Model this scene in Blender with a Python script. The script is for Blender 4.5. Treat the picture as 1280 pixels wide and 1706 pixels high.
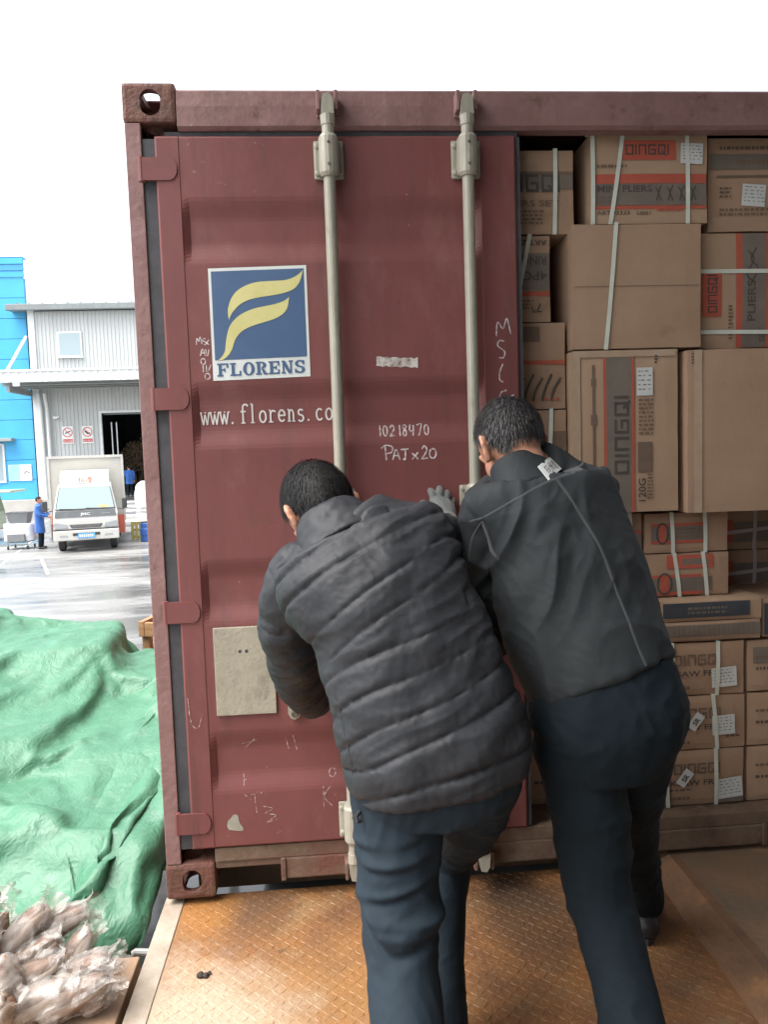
import bpy, bmesh, math, random
import numpy as np
from mathutils import Vector, Matrix, noise
from mathutils.bvhtree import BVHTree

for _o in list(bpy.data.objects):
    bpy.data.objects.remove(_o)
scene = bpy.context.scene
col = scene.collection
random.seed(7)

# ------------------------------------------------------------------ camera
FOC = 1280.0
cam_data = bpy.data.cameras.new('camera')
cam_data.sensor_fit = 'HORIZONTAL'
cam_data.sensor_width = 36.0
cam_data.lens = 36.0 * FOC / 1280.0
cam_data.clip_start = 0.05
cam_data.clip_end = 2000.0
cam = bpy.data.objects.new('camera', cam_data)
col.objects.link(cam)
YAW, PITCH, ROLL = 0.0746, -0.0787, -0.0327
fw = Vector((math.sin(YAW) * math.cos(PITCH), math.cos(YAW) * math.cos(PITCH), math.sin(PITCH)))
rt = Vector((math.cos(YAW), -math.sin(YAW), 0))
up = rt.cross(fw)
r2 = math.cos(ROLL) * rt + math.sin(ROLL) * up
u2 = -math.sin(ROLL) * rt + math.cos(ROLL) * up
M3 = Matrix((r2, u2, -fw)).transposed()
cam.matrix_world = Matrix.Translation((0.5742, -2.4737, 1.4507)) @ M3.to_4x4()
scene.camera = cam

# ------------------------------------------------------------------ sky, sun, exposure
SUN_EL, SUN_AZ = math.radians(66), math.radians(-112)      # azimuth from +Y towards +X
world = bpy.data.worlds.new('World')
scene.world = world
world.use_nodes = True
wn = world.node_tree
wn.nodes.clear()
sky = wn.nodes.new('ShaderNodeTexSky')
sky.sky_type = 'NISHITA'
sky.sun_disc = False
sky.sun_elevation = SUN_EL
sky.sun_rotation = SUN_AZ
sky.air_density = 1.0
sky.dust_density = 4.0
hs = wn.nodes.new('ShaderNodeHueSaturation')
hs.inputs['Saturation'].default_value = 0.28
bg = wn.nodes.new('ShaderNodeBackground')
bg.inputs['Strength'].default_value = 0.15
wo = wn.nodes.new('ShaderNodeOutputWorld')
wn.links.new(sky.outputs[0], hs.inputs['Color'])
wn.links.new(hs.outputs[0], bg.inputs['Color'])
wn.links.new(bg.outputs[0], wo.inputs['Surface'])

sd = bpy.data.lights.new('sun', 'SUN')
sd.energy = 1.5
sd.angle = math.radians(60)
sd.color = (1.0, 0.96, 0.9)
sun = bpy.data.objects.new('sun', sd)
col.objects.link(sun)
sdir = Vector((math.sin(SUN_AZ) * math.cos(SUN_EL), math.cos(SUN_AZ) * math.cos(SUN_EL), math.sin(SUN_EL)))
sun.rotation_euler = sdir.to_track_quat('Z', 'Y').to_euler()
sun.location = sdir * 30

vs = scene.view_settings
vs.view_transform = 'Standard'
vs.look = 'None'
vs.exposure = 1.95
vs.gamma = 1.0
vs.use_curve_mapping = False

# ------------------------------------------------------------------ materials
MATS = {}


def mat(name, c1, c2=None, scale=8.0, rough=0.6, bump=0.0, bscale=60.0, metal=0.0, c3=None, t3=0.6, s3=3.0,
        stretch=(1, 1, 1), spec=0.5, detail=6.0, trans=0.0, coat=0.0, sharp=0.18, rough2=None, sheen=0.0):
    """Principled material: c1/c2 mixed by noise, c3 (stain, wear) in patches, bump from fine noise."""
    m = bpy.data.materials.new(name)
    m.use_nodes = True
    nt = m.node_tree
    b = nt.nodes['Principled BSDF']
    b.inputs['Roughness'].default_value = rough
    b.inputs['Metallic'].default_value = metal
    b.inputs['Specular IOR Level'].default_value = spec
    if trans:
        b.inputs['Transmission Weight'].default_value = trans
    if coat:
        b.inputs['Coat Weight'].default_value = coat
    if sheen:
        b.inputs['Sheen Weight'].default_value = sheen
    tc = nt.nodes.new('ShaderNodeTexCoord')
    mp = nt.nodes.new('ShaderNodeMapping')
    mp.inputs['Scale'].default_value = stretch
    nt.links.new(tc.outputs['Object'], mp.inputs['Vector'])
    c1 = (*c1, 1)
    b.inputs['Base Color'].default_value = c1
    out = None
    if c2 is not None:
        n = nt.nodes.new('ShaderNodeTexNoise')
        n.inputs['Scale'].default_value = scale
        n.inputs['Detail'].default_value = detail
        n.inputs['Roughness'].default_value = 0.65
        nt.links.new(mp.outputs[0], n.inputs['Vector'])
        r = nt.nodes.new('ShaderNodeValToRGB')
        r.color_ramp.elements[0].position = 0.36
        r.color_ramp.elements[0].color = c1
        r.color_ramp.elements[1].position = 0.64
        r.color_ramp.elements[1].color = (*c2, 1)
        nt.links.new(n.outputs['Fac'], r.inputs['Fac'])
        out = r.outputs['Color']
        if rough2 is not None:
            mr = nt.nodes.new('ShaderNodeMapRange')
            mr.inputs['From Min'].default_value = 0.36
            mr.inputs['From Max'].default_value = 0.64
            mr.inputs['To Min'].default_value = rough
            mr.inputs['To Max'].default_value = rough2
            nt.links.new(n.outputs['Fac'], mr.inputs['Value'])
            nt.links.new(mr.outputs[0], b.inputs['Roughness'])
    if c3 is not None:
        n3 = nt.nodes.new('ShaderNodeTexNoise')
        n3.inputs['Scale'].default_value = s3
        n3.inputs['Detail'].default_value = 9.0
        n3.inputs['Roughness'].default_value = 0.72
        nt.links.new(mp.outputs[0], n3.inputs['Vector'])
        r3 = nt.nodes.new('ShaderNodeValToRGB')
        r3.color_ramp.elements[0].position = t3
        r3.color_ramp.elements[0].color = (0, 0, 0, 1)
        r3.color_ramp.elements[1].position = min(1.0, t3 + sharp)
        r3.color_ramp.elements[1].color = (1, 1, 1, 1)
        nt.links.new(n3.outputs['Fac'], r3.inputs['Fac'])
        mx = nt.nodes.new('ShaderNodeMixRGB')
        nt.links.new(r3.outputs[0], mx.inputs['Fac'])
        mx.inputs['Color1'].default_value = c1
        if out:
            nt.links.new(out, mx.inputs['Color1'])
        mx.inputs['Color2'].default_value = (*c3, 1)
        out = mx.outputs[0]
    if out:
        nt.links.new(out, b.inputs['Base Color'])
    if bump:
        nb = nt.nodes.new('ShaderNodeTexNoise')
        nb.inputs['Scale'].default_value = bscale
        nb.inputs['Detail'].default_value = 8.0
        nt.links.new(mp.outputs[0], nb.inputs['Vector'])
        bp = nt.nodes.new('ShaderNodeBump')
        bp.inputs['Strength'].default_value = bump
        bp.inputs['Distance'].default_value = 0.01
        nt.links.new(nb.outputs['Fac'], bp.inputs['Height'])
        nt.links.new(bp.outputs[0], b.inputs['Normal'])
    MATS[name] = m
    return m


mat('red_paint', (0.185, 0.063, 0.058), (0.150, 0.050, 0.047), scale=3.0, rough=0.5, bump=0.08, bscale=35,
    c3=(0.205, 0.093, 0.085), t3=0.55, s3=2.2, stretch=(1, 1, 0.6), spec=0.35)
mat('frame_paint', (0.255, 0.150, 0.140), (0.20, 0.108, 0.100), scale=6.0, rough=0.55, bump=0.25, bscale=45,
    c3=(0.15, 0.085, 0.072), t3=0.57, s3=5.0, spec=0.3)
mat('cast_iron', (0.17, 0.072, 0.055), (0.10, 0.055, 0.042), scale=9.0, rough=0.6, bump=0.5, bscale=60,
    c3=(0.20, 0.13, 0.085), t3=0.55, s3=10.0, spec=0.3)
mat('sill_paint', (0.185, 0.135, 0.095), (0.125, 0.082, 0.058), scale=9.0, rough=0.65, bump=0.3, bscale=50,
    c3=(0.15, 0.065, 0.048), t3=0.50, s3=3.0, spec=0.25)
mat('rubber_seal', (0.042, 0.042, 0.046), (0.065, 0.065, 0.07), scale=12, rough=0.75, bump=0.1)
mat('galvanised', (0.36, 0.345, 0.28), (0.28, 0.265, 0.21), scale=9, rough=0.5, bump=0.15, bscale=60,
    c3=(0.42, 0.40, 0.34), t3=0.6, s3=14, metal=0.15, stretch=(1, 1, 0.5))
mat('bolt_steel', (0.16, 0.14, 0.11), (0.09, 0.07, 0.055), scale=40, rough=0.5, metal=0.4)
mat('plate_grey', (0.36, 0.33, 0.255), (0.29, 0.265, 0.20), scale=12, rough=0.6, bump=0.2, bscale=80,
    c3=(0.09, 0.075, 0.06), t3=0.66, s3=22, sharp=0.05)
mat('white_vinyl', (0.66, 0.69, 0.66), (0.58, 0.61, 0.58), scale=10, rough=0.45, c3=(0.40, 0.36, 0.33), t3=0.68, s3=9)
mat('navy_vinyl', (0.055, 0.105, 0.205), (0.07, 0.125, 0.225), scale=4, rough=0.42, c3=(0.10, 0.15, 0.23), t3=0.62, s3=7)
mat('yellow_vinyl', (0.60, 0.56, 0.24), (0.54, 0.50, 0.20), scale=14, rough=0.45, c3=(0.35, 0.28, 0.14), t3=0.69, s3=26, sharp=0.05)
mat('letter_white', (0.62, 0.60, 0.57), (0.50, 0.47, 0.44), scale=30, rough=0.6)
mat('chip_grey', (0.34, 0.33, 0.27), (0.26, 0.25, 0.20), scale=30, rough=0.7)
mat('rust_plate', (0.255, 0.118, 0.042), (0.145, 0.068, 0.030), scale=5.0, rough=0.42, rough2=0.62, bump=0.35, bscale=70,
    c3=(0.245, 0.16, 0.08), t3=0.53, s3=3.2, spec=0.45, sharp=0.2)
mat('rust_dark', (0.115, 0.065, 0.04), (0.19, 0.10, 0.05), scale=6, rough=0.55, bump=0.3, bscale=50,
    c3=(0.30, 0.16, 0.06), t3=0.56, s3=7)
mat('ramp_steel', (0.20, 0.125, 0.075), (0.14, 0.10, 0.068), scale=5, rough=0.5, bump=0.3, bscale=45,
    c3=(0.27, 0.145, 0.065), t3=0.54, s3=3.5)
mat('pale_edge', (0.36, 0.31, 0.25), (0.25, 0.20, 0.15), scale=9, rough=0.6, bump=0.25, bscale=50, c3=(0.26, 0.14, 0.06), t3=0.6, s3=8)
mat('concrete', (0.32, 0.315, 0.30), (0.26, 0.255, 0.245), scale=1.4, rough=0.7, bump=0.15, bscale=30)
mat('dock_wall', (0.30, 0.30, 0.295), (0.26, 0.26, 0.255), scale=2.0, rough=0.8)
mat('ply_floor', (0.20, 0.13, 0.075), (0.14, 0.09, 0.05), scale=5, rough=0.75)
mat('sole_rubber', (0.02, 0.02, 0.02), (0.03, 0.03, 0.03), scale=15, rough=0.8)
mat('tyre', (0.025, 0.025, 0.026), (0.04, 0.04, 0.04), scale=15, rough=0.85)
mat('wheel_steel', (0.36, 0.36, 0.35), (0.28, 0.27, 0.26), scale=12, rough=0.45, metal=0.4)


def add_layer(name, color, scale, stretch, t, sharp, fac):
    """One more patchy layer (grime, rust runs, worn spots) over a material's colour."""
    nt = MATS[name].node_tree
    b = nt.nodes['Principled BSDF']
    src = b.inputs['Base Color'].links[0].from_socket
    tc = nt.nodes.new('ShaderNodeTexCoord')
    mp = nt.nodes.new('ShaderNodeMapping')
    mp.inputs['Scale'].default_value = stretch
    n = nt.nodes.new('ShaderNodeTexNoise')
    n.inputs['Scale'].default_value = scale
    n.inputs['Detail'].default_value = 10
    n.inputs['Roughness'].default_value = .72
    mr = nt.nodes.new('ShaderNodeMapRange')
    mr.inputs['From Min'].default_value = t
    mr.inputs['From Max'].default_value = t + sharp
    mr.inputs['To Max'].default_value = fac
    mx = nt.nodes.new('ShaderNodeMixRGB')
    mx.inputs['Color2'].default_value = (*color, 1)
    nt.links.new(tc.outputs['Object'], mp.inputs['Vector'])
    nt.links.new(mp.outputs[0], n.inputs['Vector'])
    nt.links.new(n.outputs['Fac'], mr.inputs['Value'])
    nt.links.new(mr.outputs[0], mx.inputs['Fac'])
    nt.links.new(src, mx.inputs['Color1'])
    nt.links.new(mx.outputs[0], b.inputs['Base Color'])


add_layer('red_paint', (.085, .045, .038), 1.0, (14, 14, .7), .54, .16, .55)       # rain streaks
add_layer('red_paint', (.30, .20, .17), 26, (1, 1, 1), .66, .03, .7)               # chips and scuffs
add_layer('red_paint', (.13, .06, .04), 7, (1, 1, 1), .60, .10, .5)                # rust bloom
add_layer('frame_paint', (.10, .055, .04), 9, (1, 1, 1), .56, .10, .7)
add_layer('frame_paint', (.34, .27, .22), 30, (1, 1, .4), .64, .04, .7)
add_layer('galvanised', (.20, .16, .11), 12, (1, 1, .4), .58, .08, .6)
add_layer('sill_paint', (.09, .055, .04), 10, (1, 1, 1), .55, .10, .7)
add_layer('plate_grey', (.19, .165, .13), 16, (1, 1, .5), .56, .10, .6)
add_layer('rust_plate', (.06, .04, .028), 14, (1, 1, 1), .58, .10, .6)
add_layer('rust_plate', (.30, .22, .14), 40, (1, 1, 1), .60, .06, .5)


def chalk_mat(name, color, cover, scale):
    m = bpy.data.materials.new(name)
    m.use_nodes = True
    nt = m.node_tree
    b = nt.nodes['Principled BSDF']
    b.inputs['Base Color'].default_value = (*color, 1)
    b.inputs['Roughness'].default_value = 0.9
    tc = nt.nodes.new('ShaderNodeTexCoord')
    n = nt.nodes.new('ShaderNodeTexNoise')
    n.inputs['Scale'].default_value = scale
    n.inputs['Detail'].default_value = 5
    r = nt.nodes.new('ShaderNodeValToRGB')
    r.color_ramp.elements[0].position = 0.5 - cover
    r.color_ramp.elements[0].color = (0.05, 0.05, 0.05, 1)
    r.color_ramp.elements[1].position = 0.5 + 0.5 * (0.5 - cover)
    r.color_ramp.elements[1].color = (0.9, 0.9, 0.9, 1)
    nt.links.new(tc.outputs['Object'], n.inputs['Vector'])
    nt.links.new(n.outputs['Fac'], r.inputs['Fac'])
    nt.links.new(r.outputs[0], b.inputs['Alpha'])
    MATS[name] = m


chalk_mat('chalk', (0.66, 0.60, 0.58), 0.30, 90)
chalk_mat('faint_chalk', (0.55, 0.40, 0.38), 0.10, 70)
chalk_mat('scuff', (0.60, 0.57, 0.52), 0.28, 55)


# ------------------------------------------------------------------ building helpers
def link(o, parent=None):
    col.objects.link(o)
    if parent is not None:
        o.parent = parent
        o.matrix_parent_inverse = wmat(parent).inverted()
    return o


WM = {}


def wmat(o):
    return WM.get(o.name, Matrix.Identity(4))


def tag(o, label=None, cat=None, group=None, kind=None):
    if label: o['label'] = label
    if cat: o['category'] = cat
    if group: o['group'] = group
    if kind: o['kind'] = kind
    return o


def thing(name, loc, label, cat, group=None):
    """An Empty at the thing's base; parts are given in world coordinates."""
    o = bpy.data.objects.new(name, None)
    o.empty_display_size = 0.2
    o.location = loc
    col.objects.link(o)
    WM[o.name] = Matrix.Translation(loc)
    return tag(o, label, cat, group)


def mesh_obj(name, verts, faces, m, parent=None, smooth=False):
    me = bpy.data.meshes.new(name)
    me.from_pydata([tuple(v) for v in verts], [], faces)
    me.update()
    if smooth:
        me.shade_smooth()
    if m:
        me.materials.append(MATS[m] if isinstance(m, str) else m)
    o = bpy.data.objects.new(name, me)
    return link(o, parent)


class MB:
    def __init__(self):
        self.v, self.f = [], []

    def add(self, verts, faces):
        k = len(self.v)
        self.v += [tuple(p) for p in verts]
        self.f += [tuple(i + k for i in f) for f in faces]
        return self

    def box(self, x0, x1, y0, y1, z0, z1, b=0.0, xf=None):
        """Box, with chamfered edges when b > 0."""
        if b <= 0:
            vs_ = [(x, y, z) for x in (x0, x1) for y in (y0, y1) for z in (z0, z1)]
            fs = [(0, 1, 3, 2), (4, 6, 7, 5), (0, 4, 5, 1), (2, 3, 7, 6), (0, 2, 6, 4), (1, 5, 7, 3)]
        else:
            bm = bmesh.new()
            bmesh.ops.create_cube(bm, size=1.0)
            for v in bm.verts:
                v.co = Vector((x0 + (v.co.x + .5) * (x1 - x0), y0 + (v.co.y + .5) * (y1 - y0), z0 + (v.co.z + .5) * (z1 - z0)))
            bmesh.ops.bevel(bm, geom=bm.edges[:], offset=b, segments=2, affect='EDGES', profile=0.6)
            bm.verts.index_update()
            vs_ = [tuple(v.co) for v in bm.verts]
            fs = [tuple(v.index for v in f.verts) for f in bm.faces]
            bm.free()
        if xf is not None:
            vs_ = [tuple(xf @ Vector(v)) for v in vs_]
        return self.add(vs_, fs)

    def prism(self, pts, axis, a, b):
        """Polygon pts (2-D) extruded along axis 0/1/2 from a to b."""
        def p3(p, t):
            q = list(p)
            q.insert(axis, t)
            return tuple(q)
        n = len(pts)
        vs_ = [p3(p, a) for p in pts] + [p3(p, b) for p in pts]
        fs = [tuple(range(n)), tuple(range(2 * n - 1, n - 1, -1))]
        fs += [(i, i + n, (i + 1) % n + n, (i + 1) % n) for i in range(n)]
        return self.add(vs_, fs)

    def tube(self, pts, rad, n=12, cap=True):
        pts = [Vector(p) for p in pts]
        if not hasattr(rad, '__len__'):
            rad = [rad] * len(pts)
        rings = []
        ref = None
        for i, p in enumerate(pts):
            t = (pts[min(i + 1, len(pts) - 1)] - pts[max(i - 1, 0)]).normalized()
            if ref is None:
                ref = Vector((0, 0, 1)) if abs(t.z) < 0.9 else Vector((1, 0, 0))
            a = (ref - t * ref.dot(t)).normalized()
            ref = a
            b = t.cross(a)
            rings.append([p + (a * math.cos(2 * math.pi * k / n) + b * math.sin(2 * math.pi * k / n)) * rad[i] for k in range(n)])
        vs_ = [v for r in rings for v in r]
        fs = []
        for i in range(len(pts) - 1):
            for k in range(n):
                fs.append((i * n + k, i * n + (k + 1) % n, (i + 1) * n + (k + 1) % n, (i + 1) * n + k))
        if cap:
            fs.append(tuple(range(n - 1, -1, -1)))
            fs.append(tuple(range((len(pts) - 1) * n, len(pts) * n)))
        return self.add(vs_, fs)

    def build(self, name, m, parent=None, smooth=False):
        return mesh_obj(name, self.v, self.f, m, parent, smooth)


def fix_normals(o):
    bm = bmesh.new()
    bm.from_mesh(o.data)
    bmesh.ops.recalc_face_normals(bm, faces=bm.faces[:])
    bm.to_mesh(o.data)
    bm.free()


def evaluate(o, keep_mat=True):
    """Apply the modifiers of o by taking its evaluated mesh."""
    bpy.context.view_layer.update()
    dg = bpy.context.evaluated_depsgraph_get()
    me = bpy.data.meshes.new_from_object(o.evaluated_get(dg), depsgraph=dg)
    old = o.data
    o.modifiers.clear()
    o.data = me
    me.name = o.name
    if keep_mat and not me.materials and old.materials:
        me.materials.append(old.materials[0])
    return o


_txt_cache = {}


def text2d(body, height=1.0, bold=0.0, align='LEFT'):
    """Flat triangulated lettering in the XY plane; capital height is about `height`."""
    key = (body, bold, align)
    if key not in _txt_cache:
        cu = bpy.data.curves.new('t', 'FONT')
        cu.body = body
        cu.size = 1.0
        cu.offset = bold
        cu.align_x = align
        cu.resolution_u = 3
        o = bpy.data.objects.new('t', cu)
        col.objects.link(o)
        bpy.context.view_layer.update()
        dg = bpy.context.evaluated_depsgraph_get()
        me = bpy.data.meshes.new_from_object(o.evaluated_get(dg), depsgraph=dg)
        vs_ = [(v.co.x / 0.72, v.co.y / 0.72) for v in me.vertices]
        fs = [tuple(p.vertices) for p in me.polygons]
        bpy.data.objects.remove(o)
        bpy.data.meshes.remove(me)
        bpy.data.curves.remove(cu)
        _txt_cache[key] = (vs_, fs)
    vs_, fs = _txt_cache[key]
    return [(x * height, y * height) for x, y in vs_], fs


def ribbon2d(pts, w, wob=0.0):
    """Flat stroke of width w along 2-D points."""
    n = len(pts)
    vs_, fs = [], []
    for i, (x, y) in enumerate(pts):
        x0, y0 = pts[max(i - 1, 0)]
        x1, y1 = pts[min(i + 1, n - 1)]
        dx, dy = x1 - x0, y1 - y0
        l = math.hypot(dx, dy) or 1
        ww = w * (1 + wob * (random.random() - .5))
        nx, ny = -dy / l * ww / 2, dx / l * ww / 2
        vs_ += [(x + nx, y + ny), (x - nx, y - ny)]
    for i in range(n - 1):
        fs.append((2 * i, 2 * i + 1, 2 * i + 3, 2 * i + 2))
    return vs_, fs


def smooth_path(pts, k=5):
    """Catmull-Rom through 2-D or 3-D points."""
    P = [np.array(p, float) for p in pts]
    P = [2 * P[0] - P[1]] + P + [2 * P[-1] - P[-2]]
    out = []
    for i in range(1, len(P) - 2):
        for j in range(k):
            t = j / k
            out.append(0.5 * ((2 * P[i]) + (-P[i - 1] + P[i + 1]) * t + (2 * P[i - 1] - 5 * P[i] + 4 * P[i + 1] - P[i + 2]) * t * t
                              + (-P[i - 1] + 3 * P[i] - 3 * P[i + 1] + P[i + 2]) * t ** 3))
    out.append(P[-2])
    return [tuple(p) for p in out]


def interp(x, xs, ys):
    return float(np.interp(x, xs, ys))

# ------------------------------------------------------------------ yard, dock, roof
def slab(name, x0, x1, y0, y1, z0, z1, m, kind='structure', parent=None):
    o = MB().box(x0, x1, y0, y1, z0, z1).build(name, m, parent)
    if kind and parent is None:
        o['kind'] = kind
    return o


GZ = -1.25            # yard level; the dock plate is near z = 0


def yard_material():
    m = bpy.data.materials.new('wet_yard')
    m.use_nodes = True
    nt = m.node_tree
    b = nt.nodes['Principled BSDF']
    tc = nt.nodes.new('ShaderNodeTexCoord')
    mp = nt.nodes.new('ShaderNodeMapping')
    mp.inputs['Scale'].default_value = (0.35, 1.0, 1.0)
    n = nt.nodes.new('ShaderNodeTexNoise')
    n.inputs['Scale'].default_value = 0.55
    n.inputs['Detail'].default_value = 8
    n.inputs['Roughness'].default_value = 0.62
    r = nt.nodes.new('ShaderNodeValToRGB')
    r.color_ramp.elements[0].position = 0.40
    r.color_ramp.elements[0].color = (0.095, 0.096, 0.095, 1)
    r.color_ramp.elements[1].position = 0.60
    r.color_ramp.elements[1].color = (0.235, 0.232, 0.222, 1)
    mr = nt.nodes.new('ShaderNodeMapRange')
    mr.inputs['From Min'].default_value = 0.40
    mr.inputs['From Max'].default_value = 0.60
    mr.inputs['To Min'].default_value = 0.16
    mr.inputs['To Max'].default_value = 0.6
    n2 = nt.nodes.new('ShaderNodeTexNoise')
    n2.inputs['Scale'].default_value = 60
    n2.inputs['Detail'].default_value = 6
    bp = nt.nodes.new('ShaderNodeBump')
    bp.inputs['Strength'].default_value = 0.12
    nt.links.new(tc.outputs['Object'], mp.inputs['Vector'])
    nt.links.new(mp.outputs[0], n.inputs['Vector'])
    nt.links.new(n.outputs['Fac'], r.inputs['Fac'])
    nt.links.new(n.outputs['Fac'], mr.inputs['Value'])
    nt.links.new(r.outputs[0], b.inputs['Base Color'])
    nt.links.new(mr.outputs[0], b.inputs['Roughness'])
    nt.links.new(tc.outputs['Object'], n2.inputs['Vector'])
    nt.links.new(n2.outputs['Fac'], bp.inputs['Height'])
    nt.links.new(bp.outputs[0], b.inputs['Normal'])
    MATS['wet_yard'] = m


yard_material()
S = 600
o = mesh_obj('ground', [(-S, -S, GZ), (S, -S, GZ), (S, S, GZ), (-S, S, GZ)], [(0, 1, 2, 3)], 'wet_yard')
o['kind'] = 'structure'

# loading dock behind and under the camera: platform, roof on columns, back wall
slab('dock_platform', -3.0, 9.0, -14.0, -1.75, GZ, -0.045, 'concrete')
slab('dock_roof', -0.56, 9.0, -14.0, 0.25, 4.35, 4.55, 'dock_wall')  # out of view; edges extended to cut daylight on the foreground
slab('dock_back_wall', -3.0, 9.0, -14.2, -14.0, GZ, 4.55, 'dock_wall')
slab('dock_side_wall', 4.2, 4.4, -13.99, 0.2, GZ, 4.34, 'dock_wall')
slab('light_block_wall', -.55, -.35, -13.99, -4.5, -0.04, 4.34, 'dock_wall')  # unseen wall, added to block light from the left rear

# ------------------------------------------------------------------ shipping container
CW, CH, CL = 2.438, 2.591, 6.058
ctr = thing('shipping_container', (CW / 2, 0, 0),
            'maroon steel shipping container with its left door shut and cartons stacked inside', 'container')


def corner_casting(x0, z0, y0=0.0, flipx=False):
    """Hollow casting block with a slot in each outer face."""
    o = MB().box(x0, x0 + .162, y0, y0 + .178, z0, z0 + .118, b=.012).build('corner_casting', 'cast_iron', ctr)
    cut = MB()
    cut.box(x0 + .022, x0 + .140, y0 + .022, y0 + .16, z0 + .02, z0 + .098)
    c = cut.build('cutter', None)
    cutters = [c]
    def stad(w, h, k=8):
        pts = []
        r = min(w, h) / 2
        for s, cx, cy in ((0, w / 2 - r, h / 2 - r), (1, -(w / 2 - r), h / 2 - r), (2, -(w / 2 - r), -(h / 2 - r)), (3, w / 2 - r, -(h / 2 - r))):
            for i in range(k + 1):
                a = math.pi / 2 * (s + i / k)
                pts.append((cx + r * math.cos(a), cy + r * math.sin(a)))
        return pts
    front = [(x0 + .085 + a, z0 + .059 + b) for a, b in stad(.062, .078)]
    cutters.append(MB().prism(front, 1, y0 - .03, y0 + .1).build('cutter', None))
    side = [(y0 + .09 + a, z0 + .059 + b) for a, b in stad(.078, .062)]
    cutters.append(MB().prism(side, 0, x0 - .03, x0 + .2).build('cutter', None))
    topp = [(x0 + .081 + a, y0 + .09 + b) for a, b in stad(.062, .118)]
    cutters.append(MB().prism(topp, 2, z0 - .03, z0 + .15).build('cutter', None))
    for c in cutters:
        fix_normals(c)
        md = o.modifiers.new('b', 'BOOLEAN')
        md.operation = 'DIFFERENCE'
        md.object = c
        md.solver = 'EXACT'
    fix_normals(o)
    evaluate(o)
    for c in cutters:
        bpy.data.objects.remove(c)
    return o


for x0 in (0.0, CW - .162):
    for z0 in (0.0, CH - .118):
        for y0 in (0.0, CL - .178):
            corner_casting(x0, z0, y0)
# corner posts: outer flange, return and inner channel
for s in (0, 1):
    def mx(x):
        return x if s == 0 else CW - x
    m = MB()
    for a, b, c, d in ((0.004, .052, .004, .03), (0.004, .016, .03, .15), (.016, .10, .12, .148)):
        xa, xb = sorted((mx(a), mx(b)))
        m.box(xa, xb, c, d, .118, CH - .118, b=.003)
    m.build('corner_post', 'frame_paint', ctr)
    xa, xb = sorted((mx(.004), mx(.12)))
    MB().box(xa, xb, CL - .15, CL - .01, .118, CH - .118, b=.004).build('corner_post', 'frame_paint', ctr)
# header: slightly dented beam, built as a lofted strip
m = MB()
xs = np.linspace(.163, CW - .163, 60)
prof = [(.012, 2.452), (.0, 2.462), (-.002, 2.52), (.004, 2.566), (.014, 2.574), (.055, 2.576), (.055, 2.452)]
for i, x in enumerate(xs):
    d1 = 0.0035 * noise.noise(Vector((x * 3.1, 0, 0))) + 0.002 * noise.noise(Vector((x * 11, 5, 0)))
    m.v += [(x, y + (d1 if k < 5 else 0), z + (.6 * d1 if 2 < k < 6 else 0)) for k, (y, z) in enumerate(prof)]
n = len(prof)
for i in range(len(xs) - 1):
    for k in range(n):
        m.f.append((i * n + k, (i + 1) * n + k, (i + 1) * n + (k + 1) % n, i * n + (k + 1) % n))
m.f.append(tuple(range(n)))
o = m.build('door_header', 'frame_paint', ctr)
fix_normals(o)
for x in (0.3, 0.78, 1.4, 1.9):      # dents welded on and small marks on the header
    pass
MB().box(.12, 1.225, .02, .05, 2.430, 2.4519).build('header_seal', 'rubber_seal', ctr)
# rear sill with fork notch by each casting
m = MB()
m.box(.163, CW - .163, .002, .035, .118, .165, b=.004)
m.box(.39, CW - .39, .0, .09, .045, .1175, b=.006)
for s in (0, 1):
    a, b = sorted(((.163, .388) if s == 0 else (CW - .388, CW - .163)))
    m.box(a, b, .01, .06, .092, .1172, b=.004)
    a, b = sorted(((.378, .394) if s == 0 else (CW - .394, CW - .378)))
    m.box(a, b, -.006, .10, .042, .1185, b=.003)
m.box(.163, CW - .163, .036, .16, .12, .158)
m.build('door_sill', 'sill_paint', ctr)
# box: corrugated sides, roof, front wall, floor
def corrugated(x, flip):
    m = MB()
    pts = []
    y = .15
    while y < CL - .15:
        for dy, dx in ((0, 0), (.07, 0), (.138, .036), (.208, .036)):
            pts.append((y + dy, dx))
        y += .276
    k = 0
    for (yy, dx) in pts:
        xx = x + (dx if not flip else -dx)
        m.v += [(xx, yy, .14), (xx, yy, 2.50)]
    for i in range(len(pts) - 1):
        m.f.append((2 * i, 2 * i + 1, 2 * i + 3, 2 * i + 2))
    return m.build('side_wall', 'red_paint', ctr)


corrugated(.022, False)
corrugated(CW - .022, True)
for s in (0, 1):
    a, b = sorted(((.006, .066) if s == 0 else (CW - .066, CW - .006)))
    MB().box(a, b, .18, CL - .18, 2.50, 2.56, b=.004).build('top_rail', 'frame_paint', ctr)
    MB().box(a, b, .18, CL - .18, .02, .14, b=.004).build('bottom_rail', 'frame_paint', ctr)
MB().box(.067, CW - .067, .056, CL - .05, 2.555, 2.56).build('roof', 'red_paint', ctr)
MB().box(.06, CW - .06, CL - .08, CL - .06, .14, 2.55).build('front_wall', 'red_paint', ctr)
MB().box(.06, CW - .06, .161, CL - .081, .125, .16).build('floor', 'ply_floor', ctr)

# left door -------------------------------------------------------
DX0, DX1, DZ0, DZ1 = 0.094, 1.211, 0.172, 2.428
PX0, PX1 = 0.166, 1.098           # corrugated panel between the stiles
CY = [(2.25, 2.175, 2.115, 2.04), (1.69, 1.615, 1.545, 1.47), (1.13, 1.055, .985, .91), (.57, .495, .425, .35)]
DEPTH = .016
DY = -.012                        # outer face of the door


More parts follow.
